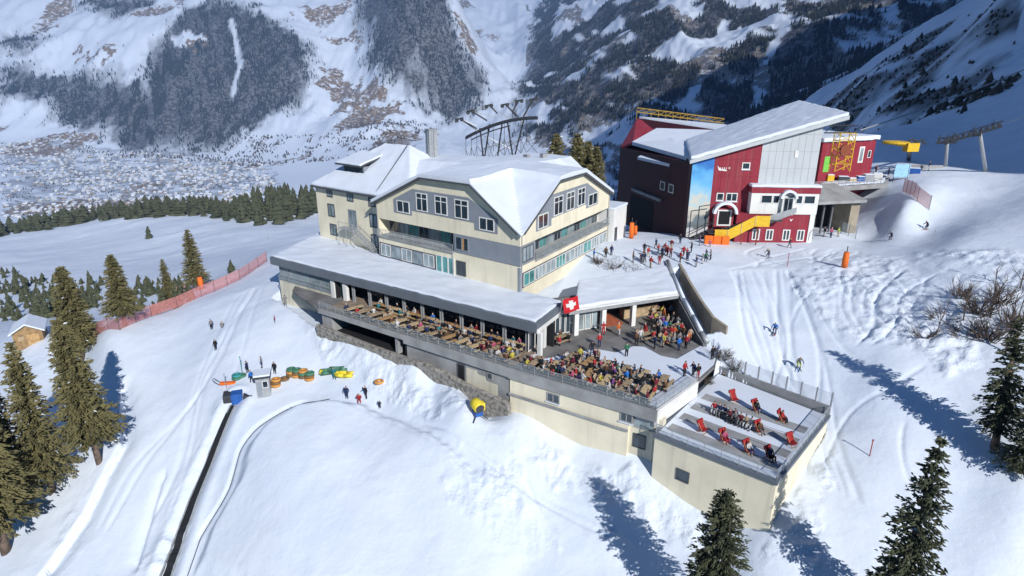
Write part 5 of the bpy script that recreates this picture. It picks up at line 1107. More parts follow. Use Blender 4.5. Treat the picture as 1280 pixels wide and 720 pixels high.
def bare_tree_mesh(seed, h):
    rg = random.Random(seed); mb = MB()
    def grow(p, d, l, r, lev):
        q_ = p + d * l; mb.tube(p, q_, r, 5 if lev > 1 else 3, 0, r * .62)
        if lev:
            for _ in range(5 if lev > 1 else 4):
                e = (d + Vector((rg.uniform(-.9, .9), rg.uniform(-.9, .9), rg.uniform(-.15, .4)))).normalized(); grow(p.lerp(q_, rg.uniform(.35, 1)), e, l * rg.uniform(.4, .65), r * .5, lev - 1)
    grow(Vector((0, 0, -.3)), Vector((.08, 0, 1)).normalized(), h * .6, .10, 3); o = mb.build('branches', M['twig']); me = o.data; bpy.data.objects.remove(o); return me
BT = [bare_tree_mesh(3, 7), bare_tree_mesh(8, 6)]
for i, (u, v, s_, lab) in enumerate(((1256, 440, 1.1, 'tall bare tree behind the leaning conifer at the right edge'), (1204, 400, .8, 'bare sapling standing in the middle of the shrub patch'), (1238, 398, .9, 'bare sapling right of the snowy brown bush'), (1275, 360, .9, 'bare tree at the right edge above the shrub patch'), (1170, 418, .6, 'small bare sapling at the lower left of the shrub patch'))):
    o = bpy.data.objects.new('bare_tree', BT[i % 2]); COL.objects.link(o); o.location = gat(u, v); o.scale = (s_,) * 3; o.rotation_euler = (0, 0, i * 1.3); tag(o, lab, 'tree', 'bare trees on the right slope')

# ------------------------------------------------------------------ things on the snow left of the hotel
def ribbon(mb, pix, wd, z0, z1, m=0, seg=40):
    P = [gat(*p) for p in pix]; pts = []
    for a, b in zip(P[:-1], P[1:]):
        for k in range(seg): q_ = a.lerp(b, k / seg); pts.append(Vector((q_.x, q_.y, hz(q_.x, q_.y))))
    for a, b in zip(pts[:-1], pts[1:]):
        d = (b - a); d.z = 0; d.normalize(); n = Vector((-d.y, d.x, 0)) * wd / 2
        mb.hexa([a - n + Vector((0, 0, z0)), b - n + Vector((0, 0, z0)), b + n + Vector((0, 0, z0)), a + n + Vector((0, 0, z0)), a - n + Vector((0, 0, z1)), b - n + Vector((0, 0, z1)), b + n + Vector((0, 0, z1)), a + n + Vector((0, 0, z1))][::1], m)
M['belt'] = mat('rubber_belt', (.02, .022, .025), .6, var=.1); M['blue'] = mat('blue_housing', (.03, .12, .42), .5); M['net'] = mat('red_net', (.70, .30, .28), .8, alpha=.40); M['red'] = mat('red_fabric', (.36, .022, .025), .7, var=.15)
M['tyre_o'] = mat('orange_tube', (.62, .30, .08), .6); M['tyre_g'] = mat('green_tube', (.08, .22, .14), .6); M['tyre_b'] = mat('brown_tube', (.22, .13, .06), .7); M['yel2'] = mat('bright_yellow', (.85, .68, .05), .5); M['teal'] = mat('teal_fabric', (.05, .30, .30), .6)
cv = empty('conveyor_lift', gat(292, 500)); tag(cv, 'long black conveyor belt lift running down the snow from a blue housing', 'conveyor lift')
mb = MB(); ribbon(mb, [(291, 502), (266, 561), (242, 620), (205, 722), (185, 775)], .95, -.25, .22); mb.build('belt', M['belt'], cv)
for s in (-1, 1):
    mb = MB(); ribbon(mb, [(291 + s * 3, 502), (266 + s * 4.6, 561), (242 + s * 5.6, 620), (205 + s * 7.6, 722), (185 + s * 9, 775)], .16, -.25, .27); mb.build('side_rail', M['metal'], cv)
b_ = gat(295, 497); mb = MB(); mb.box(b_ + Vector((0, .3, .55)), (1.3, 1.5, 1.3), .35); mb.build('housing', M['blue'], cv, bevel=.06)
for s in (-1, 1): mb = MB(); mb.box(b_ + Vector((s * 1.25, .6, .4)), (1.1, 1.7, 1.0), .35); mb.build('side_box', M['steel_dark'], cv, bevel=.08)
mb = MB(); mb.box(b_ + Vector((.6, 2.3, .25)), (5.0, 2.0, .35), .2); mb.build('exit_mat', M['conc'], cv, bevel=.05); under(cv)
mb = MB(); ribbon(mb, [(412, 499), (370, 506), (326, 531), (301, 561), (286, 611), (252, 670), (234, 722)], .07, -.1, .08); tag(mb.build('safety_rope', M['steel_dark']), 'dark rope fence line curving round the snow mound beside the conveyor', 'rope')
# ticket hut
kp = gat(331, 492); hut = empty('ticket_hut', kp); tag(hut, 'small grey lift hut with snow roof beside the conveyor top', 'hut'); rz = .3
mb = MB(); mb.box(kp + Vector((0, 0, 1.2)), (1.55, 1.6, 2.6), rz); mb.build('wall', M['metal'], hut)
mb = MB(); mb.box(kp + Vector((0, 0, 2.62)), (2.0, 2.1, .2), rz); mb.build('roof', M['steel_dark'], hut)
mb = MB(); mb.box(kp + Vector((0, 0, 2.83)), (1.95, 2.05, .24), rz); mb.build('roof_snow', M['snow'], hut, bevel=.08)
FK_ = Frame(kp + Matrix.Rotation(rz, 3, 'Z') @ Vector((-.775, -.8, 0)), (math.cos(rz), math.sin(rz), 0), 1); window(FK_, hut, .75, 1.4, kp.z + 1.2, kp.z + 2.1, 0, 'white', 'glass', 1, fw=.06); mb = MB(); FK_.box(mb, .12, .62, 0, .03, kp.z + .1, kp.z + 2.0); mb.build('door', M['grey_clad'], hut); under(hut)
# snow tubes in stacks, each tube a thing
def torus_mesh(R, r, m):
    mb = MB(); n, k = 16, 8; vs = [((R + r * math.cos(b)) * math.cos(a), (R + r * math.cos(b)) * math.sin(a), r + r * math.sin(b) * .85) for a in [6.2832 * i / n for i in range(n)] for b in [6.2832 * j / k for j in range(k)]]
    mb.add(vs, [(i * k + j, ((i + 1) % n) * k + j, ((i + 1) % n) * k + (j + 1) % k, i * k + (j + 1) % k) for i in range(n) for j in range(k)]); o = mb.build('snow_tube', M[m], None, True); me = o.data; bpy.data.objects.remove(o); return me
TUBE = {m: torus_mesh(.42, .2, m) for m in ('tyre_o', 'tyre_g', 'tyre_b', 'teal')}; TN = {'tyre_o': 'orange', 'tyre_g': 'dark green', 'tyre_b': 'brown', 'teal': 'teal'}
for si, (u, v, cols, where) in enumerate(((364, 470, ['tyre_b', 'tyre_o', 'tyre_g'], 'the left stack of the tube row'), (371, 471, ['tyre_o', 'tyre_b', 'tyre_g'], 'the second stack of the tube row'), (379, 472, ['tyre_b', 'tyre_g', 'tyre_o'], 'the third stack of the tube row'), (387, 475, ['tyre_o', 'tyre_b', 'tyre_g'], 'the last stack of the tube row'),
                         (356, 475, ['tyre_b'], 'the snow just left of the tube row'), (474, 481, ['tyre_o'], 'the bare snow right of the skiers with the sledge'), (345, 483, ['tyre_o', 'tyre_b', 'tyre_o'], 'the pile leaning on the grey hut'), (296, 474, ['tyre_g', 'teal'], 'the pile left of the hut'), (302, 471, ['tyre_g'], 'the snow left of the hut among people'))):
    p = gat(u, v)
    for k, c in enumerate(cols):
        o = bpy.data.objects.new('snow_tube', TUBE[c]); COL.objects.link(o); o.location = p + Vector((.04 * k, .03 * k, .36 * k)); tag(o, f"{TN[c]} snow tube {'on the bottom' if k == 0 else 'in the middle' if k < len(cols) - 1 else 'on top'} of {where}" if len(cols) > 1 else f"single {TN[c]} snow tube on {where}", 'snow tube', 'snow tubes')
def rafts(u, v, name, lab, m1, m2, rz):
    p = gat(u, v); t = empty(name, p, rz); tag(t, lab, 'raft')
    for s in (-.42, .42): mb = MB(); mb.path([Vector((-1.1, s, .25)), Vector((0, s, .22)), Vector((1.1, s * .8, .35))], .24, 8); mb.build('side_tube', M[m1], t, True)
    mb = MB(); mb.tube((-1.1, -.4, .3), (-1.1, .4, .3), .22, 8); mb.build('end_tube', M[m2], t, True); mb = MB(); mb.box((0, 0, .14), (2.0, .7, .1)); mb.build('raft_floor', M[m2], t)
rafts(432, 470, 'snow_raft', 'yellow inflatable raft lying on the snow below the tubing bank', 'yel2', 'yel2', -.2); rafts(413, 466, 'snow_raft', 'green and yellow inflatable raft behind the yellow one', 'tyre_g', 'yel2', .25); rafts(424, 464, 'snow_raft', 'dark green inflatable raft touching the yellow one', 'tyre_g', 'tyre_g', .1)
p = gat(285, 480); t = empty('rescue_sledge', p, .1); tag(t, 'red rescue sledge lying on the snow left of the hut', 'sledge'); mb = MB(); mb.box((0, 0, .2), (2.0, .7, .3)); mb.build('hull', M['orange'], t, bevel=.12); mb = MB(); mb.path([(-1, -.3, .2), (-1.7, -.3, .8), (-1.7, .3, .8), (-1, .3, .2)], .04); mb.build('handle', M['steel_dark'], t)
# snow gun
gp = gat(599, 516); gp = gat(597, 522); sg = empty('snow_gun', gp, .5); sg.scale = (.95, .95, .95); tag(sg, 'yellow snow gun on a blue frame standing in the snow below the stone wall', 'snow gun')
mb = MB(); mb.lathe((0, -.7, 1.35), [(.42, 0), (.62, .15), (.66, .9), (.6, 1.4), (.4, 1.55)], 18, 0, (0, 1, .15)); mb.build('barrel', M['yel2'], sg, True)
mb = MB(); mb.lathe((0, -.72, 1.34), [(.5, 0), (.5, .06)], 16, 0, (0, 1, .15)); mb.build('fan_grille', M['steel_dark'], sg)
mb = MB(); mb.box((0, 0, .55), (.9, 1.1, .5)); mb.build('frame', M['blue'], sg, bevel=.05)
for x, y in ((-.9, -.8), (.9, -.8), (0, 1.1)): mb = MB(); mb.tube((0, 0, .6), (x, y, -.1), .07); mb.build('leg', M['steel_dark'], sg)
mb = MB(); mb.box((.72, .1, 1.2), (.3, .7, .9)); mb.build('control_box', M['yel2'], sg, bevel=.04)
# wooden hut among the trees
wp = gat(40, 425); wh_ = empty('wooden_hut', wp, .55); tag(wh_, 'small wooden hut with snow gable roof among the left conifers', 'hut')
hw, hl, he, hr_ = 2.1, 2.6, 2.5, 3.7
mb = MB(); mb.box((0, 0, he / 2 - .3), (2 * hw, 2 * hl, he + .6)); mb.add([(-hw, -hl, he), (hw, -hl, he), (0, -hl, hr_), (-hw, hl, he), (hw, hl, he), (0, hl, hr_)], [(0, 1, 2), (5, 4, 3), (0, 2, 5, 3), (2, 1, 4, 5)]); mb.build('wall', mat('old_brown_boards', (.34, .22, .11), .8, var=.2, scale=2.5), wh_)
mb = MB(); thick(mb, [Vector((-hw - .5, -hl - .5, he - .25)), Vector((0, -hl - .5, hr_ + .1)), Vector((0, hl + .5, hr_ + .1)), Vector((-hw - .5, hl + .5, he - .25)), Vector((hw + .5, -hl - .5, he - .25)), Vector((hw + .5, hl + .5, he - .25))], [(0, 1, 2, 3), (1, 4, 5, 2)], .3); mb.build('roof', M['snow'], wh_, bevel=.08)
mb = MB(); mb.box((.7, -hl - .02, 1.0), (1.7, .1, 2.0)); mb.build('door', M['wood'], wh_); mb = MB(); mb.box((-1.0, -hl - .02, 1.4), (.8, .1, .8)); mb.build('window', M['wood_grey'], wh_)
# red net fences and padding
def net_fence(name, pix, h, label, step=2.4, m='net'):
    P = [gat(*p) for p in pix]; t = empty(name, P[0]); tag(t, label, 'fence'); pm = MB(); pts = []
    for a, b in zip(P[:-1], P[1:]):
        n = max(1, round((b - a).to_2d().length / step))
        for k in range(n): q_ = a.lerp(b, k / n); q_.z = hz(q_.x, q_.y); pts.append(q_)
    pts.append(P[-1])
    for p in pts: mb = MB(); mb.tube(p - Vector((0, 0, .3)), p + Vector((0, 0, h + .15)), .035, 5); mb.build('post', M['steel_dark'], t)
    for a, b in zip(pts[:-1], pts[1:]):
        d = (b - a); d.z = 0; d.normalize(); n = Vector((-d.y, d.x, 0)) * .012; z = Vector((0, 0, .12)); zz = Vector((0, 0, h)); pm.hexa([a - n + z, b - n + z, b + n + z, a + n + z, a - n + zz, b - n + zz, b + n + zz, a + n + zz])
    pm.build('net', M[m], t); under(t)
net_fence('piste_fence', [(114, 426), (150, 413), (190, 396), (222, 385), (252, 371), (300, 350), (334, 327)], 2.0, 'long pinkish red net fence along the left edge of the piste', 3.0)
net_fence('piste_fence', [(222, 372), (236, 366), (252, 359)], 2.6, 'taller red net screen behind the long pinkish fence', 2.5)
net_fence('piste_fence', [(1128, 240), (1146, 252), (1161, 263)], 2.4, 'pale net fence on the crest of the shaded snow bank', 2.2); net_fence('piste_fence', [(1051, 292), (1060, 295), (1069, 299)], 2.0, 'short pale net fence beside the passage right of the station', 2.0, 'railglass')
def padded_post(u, v, h, label, r=.38):
    p = gat(u, v); t = empty('padded_post', p); tag(t, label, 'padded post'); mb = MB(); mb.tube((0, 0, -.3), (0, 0, h + .9), .06); mb.build('pole', M['steel_dark'], t); mb = MB(); mb.lathe((0, 0, .05), [(r, 0), (r * 1.05, h * .5), (r * .9, h)], 14); mb.build('padding', M['orange'], t, True)
padded_post(1055, 335, 2.1, 'post with thick orange padding standing at the piste edge right of the station')
padded_post(789, 298, 2.6, 'orange padded post at the end of the white hotel block'); padded_post(794, 294, 1.6, 'smaller orange padded post behind the one at the hotel block', .28); padded_post(252, 362, 2.6, 'orange padding at the top of the red net screen on the left', .5)
p0 = FS.p(2.8, 4.4, 0); mt = MB()
for k in range(3): q_ = FS.p(1.9 + k * 1.35, 4.3 - .2 * k, 0); z = hz(q_.x, q_.y); o = MB(); o.box((q_.x, q_.y, z + .65), (1.3, .4, 1.4), -.1 + .12 * k); tag(o.build('safety_mat', M['orange'], None, bevel=.1), f"{('leftmost', 'middle', 'rightmost')[k]} orange crash mat below the yellow stair panels", 'crash mat', 'orange crash mats')
for u, v, h, lab in ((1087, 570, 1.6, 'red marker pole at the piste edge right of the deckchair terrace'), (1165, 308, 2.2, 'thin grey marker pole in the snow bank on the right'), (984, 333, 1.8, 'red and white marker pole in the ski yard'), (336, 300, 6, 'thin lamp post behind the left end of the pavilion roof'), (283, 486, 2.0, 'thin dark pole left of the conveyor housing'), (303, 468, 2.4, 'teal flag pole left of the hut')):
    p = gat(u, v); mb = MB(); mb.tube(p - Vector((0, 0, .4)), p + Vector((0, 0, h)), .045 if h < 5 else .07, 6); mb.tube(p + Vector((0, 0, h)), p + Vector((.0, 0, h + .12)), .08, 6); tag(mb.build('marker_pole', M['red' if 'red' in lab else 'teal' if 'teal' in lab else 'metal']), lab, 'pole')
# blue and white barrier / information board by the platform
p = gat(1125, 226); bd_ = empty('info_board', p); tag(bd_, 'pale blue board on posts beside the lift platform', 'board'); mb = MB(); mb.box(p + Vector((0, 0, 1.9)), (3.0, .12, 2.4), .1); mb.build('panel', mat('sky_board', (.35, .62, .82), .5), bd_)
for s in (-1.3, 1.3): mb = MB(); mb.tube(p + Vector((s, .1, -.3)), p + Vector((s, .1, 3.2)), .07); mb.build('post', M['steel_dark'], bd_)
under(bd_)
mb = MB(); q0, q1 = gat(1130, 214), gat(1178, 210); mb.box((q0 + q1) / 2 + Vector((0, 0, .45)), ((q1 - q0).length, .5, .9), math.atan2(q1.y - q0.y, q1.x - q0.x)); tag(mb.build('low_wall', M['conc'], bevel=.04), 'low grey wall on the snow plateau right of the pale blue board', 'wall')

# stores, crates and snow heaps of the lift yard
rc_ = random.Random(12)
for i, (u, v, m_, sx, sy, sz, lab) in enumerate(((1078, 214, 'blue', 1.6, 1.2, 1.1, 'blue crate under tarpaulin on the lift platform'), (1088, 211, 'metal', 2.2, 1.0, 1.5, 'grey machine cabinet on the lift platform'), (1066, 216, 'wood_pale', 1.4, 1.0, .8, 'pale wooden pallet box on the lift platform'), (1099, 209, 'white', 1.5, 1.2, 1.7, 'white control cabin at the back of the lift platform'),
        (1143, 205, 'blue', 2.4, 1.6, 1.0, 'blue tarpaulin covered load on the snow plateau'), (1040, 208, 'yellow', 1.2, 1.0, 1.4, 'yellow motor block beside the lattice mast'), (1056, 211, 'steel_dark', 1.8, .9, 1.1, 'dark cable drum cabinet at the foot of the mast'))):
    p = py(u, v, 113 if v > 207 else 119); p.z = 11.0 if u < 1110 else hz(p.x, p.y); t = empty('equipment_box', p, rc_.uniform(-.5, .5)); tag(t, lab, 'equipment'); mb = MB(); mb.box((0, 0, sz / 2), (sx, sy, sz)); mb.build('casing', M[m_], t, bevel=.08); mb = MB(); mb.box((0, 0, sz + .07), (sx * .95, sy * .95, .16)); mb.build('snow_cap', M['snow'], t, bevel=.05)

# ------------------------------------------------------------------ flag on the pavilion corner
fp = pz(699, 398, 2.6); fl_ = empty('flag', fp); tag(fl_, 'red flag with white cross hanging from a pole at the pavilion corner', 'flag')
mb = MB(); top = fp + Vector((.3, -.6, 2.6)); mb.tube(fp, top, .05, 6); mb.lathe(top, [(.07, -.05), (.07, .06)], 8); mb.build('pole', M['metal'], fl_)
dU = Vector((.88, .25, .18)).normalized() * 1.9; dV = Vector((.16, .05, -1)).normalized() * 1.75; nrm = dU.cross(dV).normalized(); P0 = top - Vector((.02, 0, .1)); n_ = 16
def fpt(a, b, off=0.0): return P0 + dU * a + dV * b + nrm * (.10 * math.sin(a * 7 + b * 2) + off)
V_ = [fpt(i / n_, j / n_) for i in range(n_ + 1) for j in range(n_ + 1)]; V2 = [v + nrm * -.02 for v in V_]; N1 = (n_ + 1) ** 2
fq = [(i * (n_ + 1) + j, (i + 1) * (n_ + 1) + j, (i + 1) * (n_ + 1) + j + 1, i * (n_ + 1) + j + 1) for i in range(n_) for j in range(n_)]
wh_cell = lambda i, j: (6 <= i < 10 and 3 <= j < 13) or (3 <= i < 13 and 6 <= j < 10)
mb = MB(); mb.add(V_ + V2, []); 
for f_, (i, j) in zip(fq, [(i, j) for i in range(n_) for j in range(n_)]): mb.f.append(f_); mb.m.append(1 if wh_cell(i, j) else 0); mb.f.append(tuple(k + N1 for k in f_[::-1])); mb.m.append(1 if wh_cell(i, j) else 0)
mb.build('cloth', [mat('flag_red', (.62, .02, .03), .7), M['white']], fl_, True); under(fl_)

# ------------------------------------------------------------------ terrace furniture
def table_set_mesh():
    tb = MB(); tb.box((0, 0, .745), (2.5, .78, .05)); top_ = tb.build('table_top', M['wood_grey']); 
    lg = MB(); 
    for s in (-.95, .95): lg.box((s, 0, .36), (.06, .66, .72)); 
    lg.box((0, 0, .3), (1.9, .05, .08)); leg = lg.build('trestle', M['steel_dark']); b = MB(); b.box((0, 0, .445), (2.5, .30, .05)); bt = b.build('bench_seat', M['wood_grey']); bl = MB()
    for s in (-.95, .95): bl.box((s, 0, .21), (.05, .26, .42))
    bl.box((0, 0, .2), (1.9, .04, .05)); blg = bl.build('bench_frame', M['steel_dark']); out = [o.data for o in (top_, leg, bt, blg)]
    for o in (top_, leg, bt, blg): bpy.data.objects.remove(o)
    return out
TM = table_set_mesh()
def furniture(name, parts, loc, rz, label, cat, group, wood, sx=1.0):
    t = empty(name, loc, rz); t.scale = (sx, 1, 1); tag(t, label, cat, group)
    for nm, me in parts:
        o = bpy.data.objects.new(nm, me); COL.objects.link(o); o.parent = t
        if nm in ('table_top', 'bench_seat'): o.material_slots[0].link = 'OBJECT'; o.material_slots[0].material = M[wood]
    return t
# ------------------------------------------------------------------ people
CLO = {'black': (.015, .015, .018), 'dark blue': (.02, .035, .10), 'bright blue': (.02, .16, .55), 'red': (.40, .03, .035), 'orange': (.52, .15, .04), 'yellow': (.52, .46, .07), 'lime': (.36, .50, .08), 'green': (.035, .16, .09), 'teal': (.03, .20, .23), 'white': (.55, .55, .56), 'grey': (.20, .20, .21),
       'brown': (.12, .065, .035), 'pink': (.45, .09, .18), 'purple': (.16, .06, .24), 'beige': (.42, .34, .24), 'maroon': (.16, .02, .035)}
CM = {k_: mat('cloth_' + k_.replace(' ', '_'), c, .8, var=.12, scale=6) for k_, c in CLO.items()}
SKIN = mat('skin', (.52, .31, .22), .6, var=.05); HAIR = {k_: mat('hair_' + k_, c, .7) for k_, c in (('brown', (.06, .035, .02)), ('dark', (.015, .012, .01)), ('fair', (.35, .22, .10)))}
BOOT = mat('boots', (.03, .03, .034), .5)
POSE = {
 'stand': dict(pel=(0, 0, .93), che=(0, .01, 1.38), hd=(0, .05, 1.60), kn=((-.11, .03, .50), (.11, .02, .50)), an=((-.13, 0, .09), (.13, 0, .09)), el=((-.30, -.02, 1.12), (.30, -.02, 1.12)), wr=((-.27, .14, .90), (.27, .14, .90))),
 'talk': dict(pel=(0, 0, .93), che=(0, .02, 1.38), hd=(.02, .07, 1.60), kn=((-.12, .06, .50), (.10, -.02, .50)), an=((-.16, .02, .09), (.13, -.06, .09)), el=((-.30, .02, 1.12), (.29, .08, 1.14)), wr=((-.30, .12, .88), (.16, .32, 1.20))),
 'walk': dict(pel=(0, 0, .92), che=(0, .05, 1.36), hd=(0, .11, 1.57), kn=((-.10, .22, .52), (.10, -.04, .50)), an=((-.11, .24, .10), (.11, -.30, .16)), el=((-.28, -.14, 1.12), (.28, .14, 1.12)), wr=((-.26, -.05, .90), (.25, .36, 1.02))),
 'sit': dict(pel=(0, 0, .53), che=(0, .06, .97), hd=(0, .12, 1.19), kn=((-.14, .42, .52), (.14, .42, .52)), an=((-.15, .36, .09), (.15, .36, .09)), el=((-.29, .16, .72), (.29, .16, .72)), wr=((-.16, .38, .84), (.18, .38, .84))),
 'sitback': dict(pel=(0, 0, .53), che=(0, -.04, .97), hd=(.03, .0, 1.20), kn=((-.16, .42, .52), (.14, .40, .53)), an=((-.16, .46, .09), (.15, .40, .09)), el=((-.30, .02, .70), (.30, .06, .72)), wr=((-.16, .26, .62), (.20, .34, .80))),
 'ski': dict(pel=(0, -.12, .78), che=(0, .14, 1.16), hd=(0, .28, 1.36), kn=((-.15, .20, .48), (.15, .20, .48)), an=((-.15, .02, .12), (.15, .02, .12)), el=((-.34, .22, .96), (.34, .22, .96)), wr=((-.34, .46, .88), (.34, .46, .88))),
 'lie': dict(pel=(0, 0, .42), che=(0, -.30, .78), hd=(0, -.40, 1.00), kn=((-.13, .46, .48), (.13, .46, .48)), an=((-.13, .88, .34), (.13, .88, .34)), el=((-.32, -.10, .56), (.32, -.10, .56)), wr=((-.30, .18, .56), (.30, .18, .56))),
}
def person_mesh(pose):
    d = POSE[pose]; V = Vector; pel, che, hd = V(d['pel']), V(d['che']), V(d['hd']); up = (che - pel).normalized(); fw = V((0, 1, 0)); hu = (hd - che).normalized()
    vs = []; ed = []; tg = []; rad = []
    def add(p, r, parent=None, kind='jacket'):
        vs.append(V(p)); rad.append(r); i = len(vs) - 1
        if parent is not None: ed.append((parent, i)); tg.append(kind)
        return i
    P0_ = add(pel, .155); s1 = add(pel.lerp(che, .5), .155, P0_); s2 = add(che, .17, s1); nk = add(che + hu * .12, .075, s2); h1 = add(hd, .095, nk, 'skin'); h2 = add(hd + hu * .09 - fw * .01, .10, h1, 'hat'); add(hd + hu * .17 - fw * .02, .062, h2, 'hat'); add(hd + fw * .105 - hu * .005, .022, h1, 'skin')
    for i in (0, 1):
        sg_ = -1 if i == 0 else 1; sh = add(che + V((sg_ * .19, 0, .02)), .085, s2); el = add(d['el'][i], .07, sh); w = V(d['wr'][i]); wr = add(w, .05, el); dr_ = (w - V(d['el'][i])).normalized(); ha = add(w + dr_ * .08, .048, wr, 'glove'); add(w + dr_ * .16, .036, ha, 'glove'); add(w + dr_ * .08 + V((-sg_ * .055, .02, .02)), .02, ha, 'glove')
        hp_ = add(pel + V((sg_ * .10, .0, -.07)), .115, P0_, 'trousers'); kn = add(d['kn'][i], .08, hp_, 'trousers'); an = V(d['an'][i]); am = add(V(d['kn'][i]).lerp(an, .7), .066, kn, 'trousers'); a_ = add(an, .062, am, 'boot'); toe = an + V((0, .19, -.035)) if pose != 'lie' else an + V((0, .10, .16)); add(toe, .05, a_, 'boot')
    me = bpy.data.meshes.new('p'); me.from_pydata(vs, ed, []); o = bpy.data.objects.new('p', me); COL.objects.link(o); sk = o.modifiers.new('s', 'SKIN'); sk.use_smooth_shade = True
    for i, v in enumerate(me.skin_vertices[0].data): v.radius = (rad[i], rad[i] * (.80 if i in (0, 1, 2) else 1)); v.use_root = i == 0
    ss = o.modifiers.new('u', 'SUBSURF'); ss.levels = ss.render_levels = 1
    bpy.context.view_layer.update(); ev = o.evaluated_get(bpy.context.evaluated_depsgraph_get()); m2 = bpy.data.meshes.new_from_object(ev); bpy.data.objects.remove(o)
    m2.materials.clear(); 
    for x in (CM['black'], CM['grey'], SKIN, CM['red'], BOOT): m2.materials.append(x)
    kmap = {'jacket': 0, 'trousers': 1, 'skin': 2, 'hat': 3, 'boot': 4, 'glove': 4}; mi = []
    for pl in m2.polygons:
        c = pl.center; best = 9; bk = 'jacket'
        for (a, b), k_ in zip(ed, tg):
            A, B = vs[a], vs[b]; ab = B - A; t = max(0, min(1, (c - A).dot(ab) / (ab.length_squared + 1e-9))); q_ = (c - A - ab * t).length - .5 * (rad[a] * (1 - t) + rad[b] * t)
            if q_ < best: best = q_; bk = k_
        if bk == 'hat' and (c - hd).dot(fw) > .035 and (c - hd).dot(hu) < .10: bk = 'skin'
        mi.append(kmap[bk])
    m2.polygons.foreach_set('material_index', mi); m2.polygons.foreach_set('use_smooth', [True] * len(mi)); m2.update(); return m2
PM = {k_: person_mesh(k_) for k_ in POSE}
pr = random.Random(23); COMMON = ['black'] * 10 + ['dark blue'] * 5 + ['grey'] * 5 + ['red'] * 4 + ['white'] * 5 + ['brown'] * 5 + ['beige'] * 4 + ['maroon'] * 3 + ['orange', 'bright blue', 'purple', 'teal', 'green', 'yellow', 'pink']; TRO = ['black'] * 5 + ['grey'] * 4 + ['dark blue'] * 3 + ['white', 'beige', 'brown', 'red']
HATS = ['black', 'grey', 'white', 'black', 'dark blue', 'brown']
LONG = []
def person(pose, loc, rz, label, jac=None, tro=None, group=None, s=1.0, hair=None):
    o = bpy.data.objects.new('person', PM[pose]); COL.objects.link(o); o.location = loc; o.rotation_euler = (0, 0, rz); o.scale = (s,) * 3
    jac = jac or pr.choice(COMMON); tro = tro or pr.choice(TRO); hat = (HAIR[pr.choice(['brown', 'dark', 'fair'])] if pr.random() < .45 else CM[pr.choice(HATS)])
    for i, m_ in enumerate((CM[jac], CM[tro], SKIN, hat, BOOT)): o.material_slots[i].link = 'OBJECT'; o.material_slots[i].material = m_
    return tag(o, label.format(j=jac, t=tro), 'person', group)
SKI_M = None
def ski_gear(o, poles=True, board=False):
    for s in ((-.15, .15) if not board else (0,)):
        mb = MB(); w_ = .045 if not board else .14; L_ = .85 if not board else .78; mb.hexa([Vector(q_) for q_ in ((s - w_, -L_, .0), (s + w_, -L_, .0), (s + w_, L_, .0), (s - w_, L_, .0), (s - w_, -L_, .03), (s + w_, -L_, .03), (s + w_, L_, .03), (s - w_, L_, .03))]); mb.hexa([Vector(q_) for q_ in ((s - w_, L_, .0), (s + w_, L_, .0), (s + w_ * .4, L_ + .18, .09), (s - w_ * .4, L_ + .18, .09), (s - w_, L_, .03), (s + w_, L_, .03), (s + w_ * .4, L_ + .18, .115), (s - w_ * .4, L_ + .18, .115))]); k = mb.build('ski' if not board else 'snowboard', CM[pr.choice(['red', 'black', 'bright blue', 'white'])], o)
    if poles and not board:
        for s in (-.36, .36): mb = MB(); mb.tube((s, .48, .9), (s * 1.25, -.10, .02), .014, 5); mb.build('ski_pole', M['steel_dark'], o)
ORD = ['first', 'second', 'third', 'fourth', 'fifth', 'sixth', 'seventh', 'eighth', 'ninth', 'tenth', 'eleventh', 'twelfth', 'thirteenth', 'fourteenth']
def beer_set(c, rz, wood, where, n_occ, tg_, sx=1.0):
    """table, two benches and the people on them; c on the deck"""
    X = Vector((math.cos(rz), math.sin(rz), 0)); Y = Vector((-math.sin(rz), math.cos(rz), 0))
    furniture('terrace_table', (('table_top', TM[0]), ('trestle', TM[1])), c, rz, f"{WN[wood]} table, {where}", 'table', 'terrace tables', wood, sx)
    seats = []
    for s, sn in ((-1, 'sunward'), (1, 'hotel')):
        b = c + Y * s * .72; furniture('terrace_bench', (('bench_seat', TM[2]), ('bench_frame', TM[3])), b, rz, f"{WN[wood]} bench, {sn} side of the {where}", 'bench', 'terrace benches', wood, sx)
        for k, kn in ((-.85, 'left'), (0.0, 'middle'), (.85, 'right')): seats.append((b + X * k * sx, rz + (math.pi if s > 0 else 0), f"{kn} seat, {sn} bench, {where}"))
    pr.shuffle(seats)
    for p, r, w_ in seats[:n_occ]: person(pr.choice(['sit', 'sit', 'sitback']), p + Vector((0, 0, -.03)), r + pr.uniform(-.35, .35), 'person in {j} jacket, ' + w_, None, None, 'people sitting on the terrace', pr.uniform(.93, 1.04))
WN = {'wood_grey': 'weathered grey', 'wood_pale': 'pale wooden', 'wood': 'orange brown'}
a1d = F1.ang(); a0d = math.atan2(-F0.d.y, -F0.d.x)
WOODS = ['wood_grey', 'wood_pale', 'wood_grey', 'wood', 'wood_pale']
# main terrace: two ranks of long tables set across the railing
for i in range(7): beer_set(F1.p(2.2 + i * 2.02, -2.15, .02), a1d + 1.62, WOODS[i % 5], f"{ORD[i]} main railing table from left", (4, 5, 6, 5, 5, 4, 3)[i], 0, .98)
for i in range(6): beer_set(F1.p(4.9 + i * 2.02, -5.15, .05), a1d + 1.55, WOODS[(i + 2) % 5], f"{ORD[i]} snowy middle table from left", (5, 6, 5, 6, 4, 4)[i], 0, 1.0)
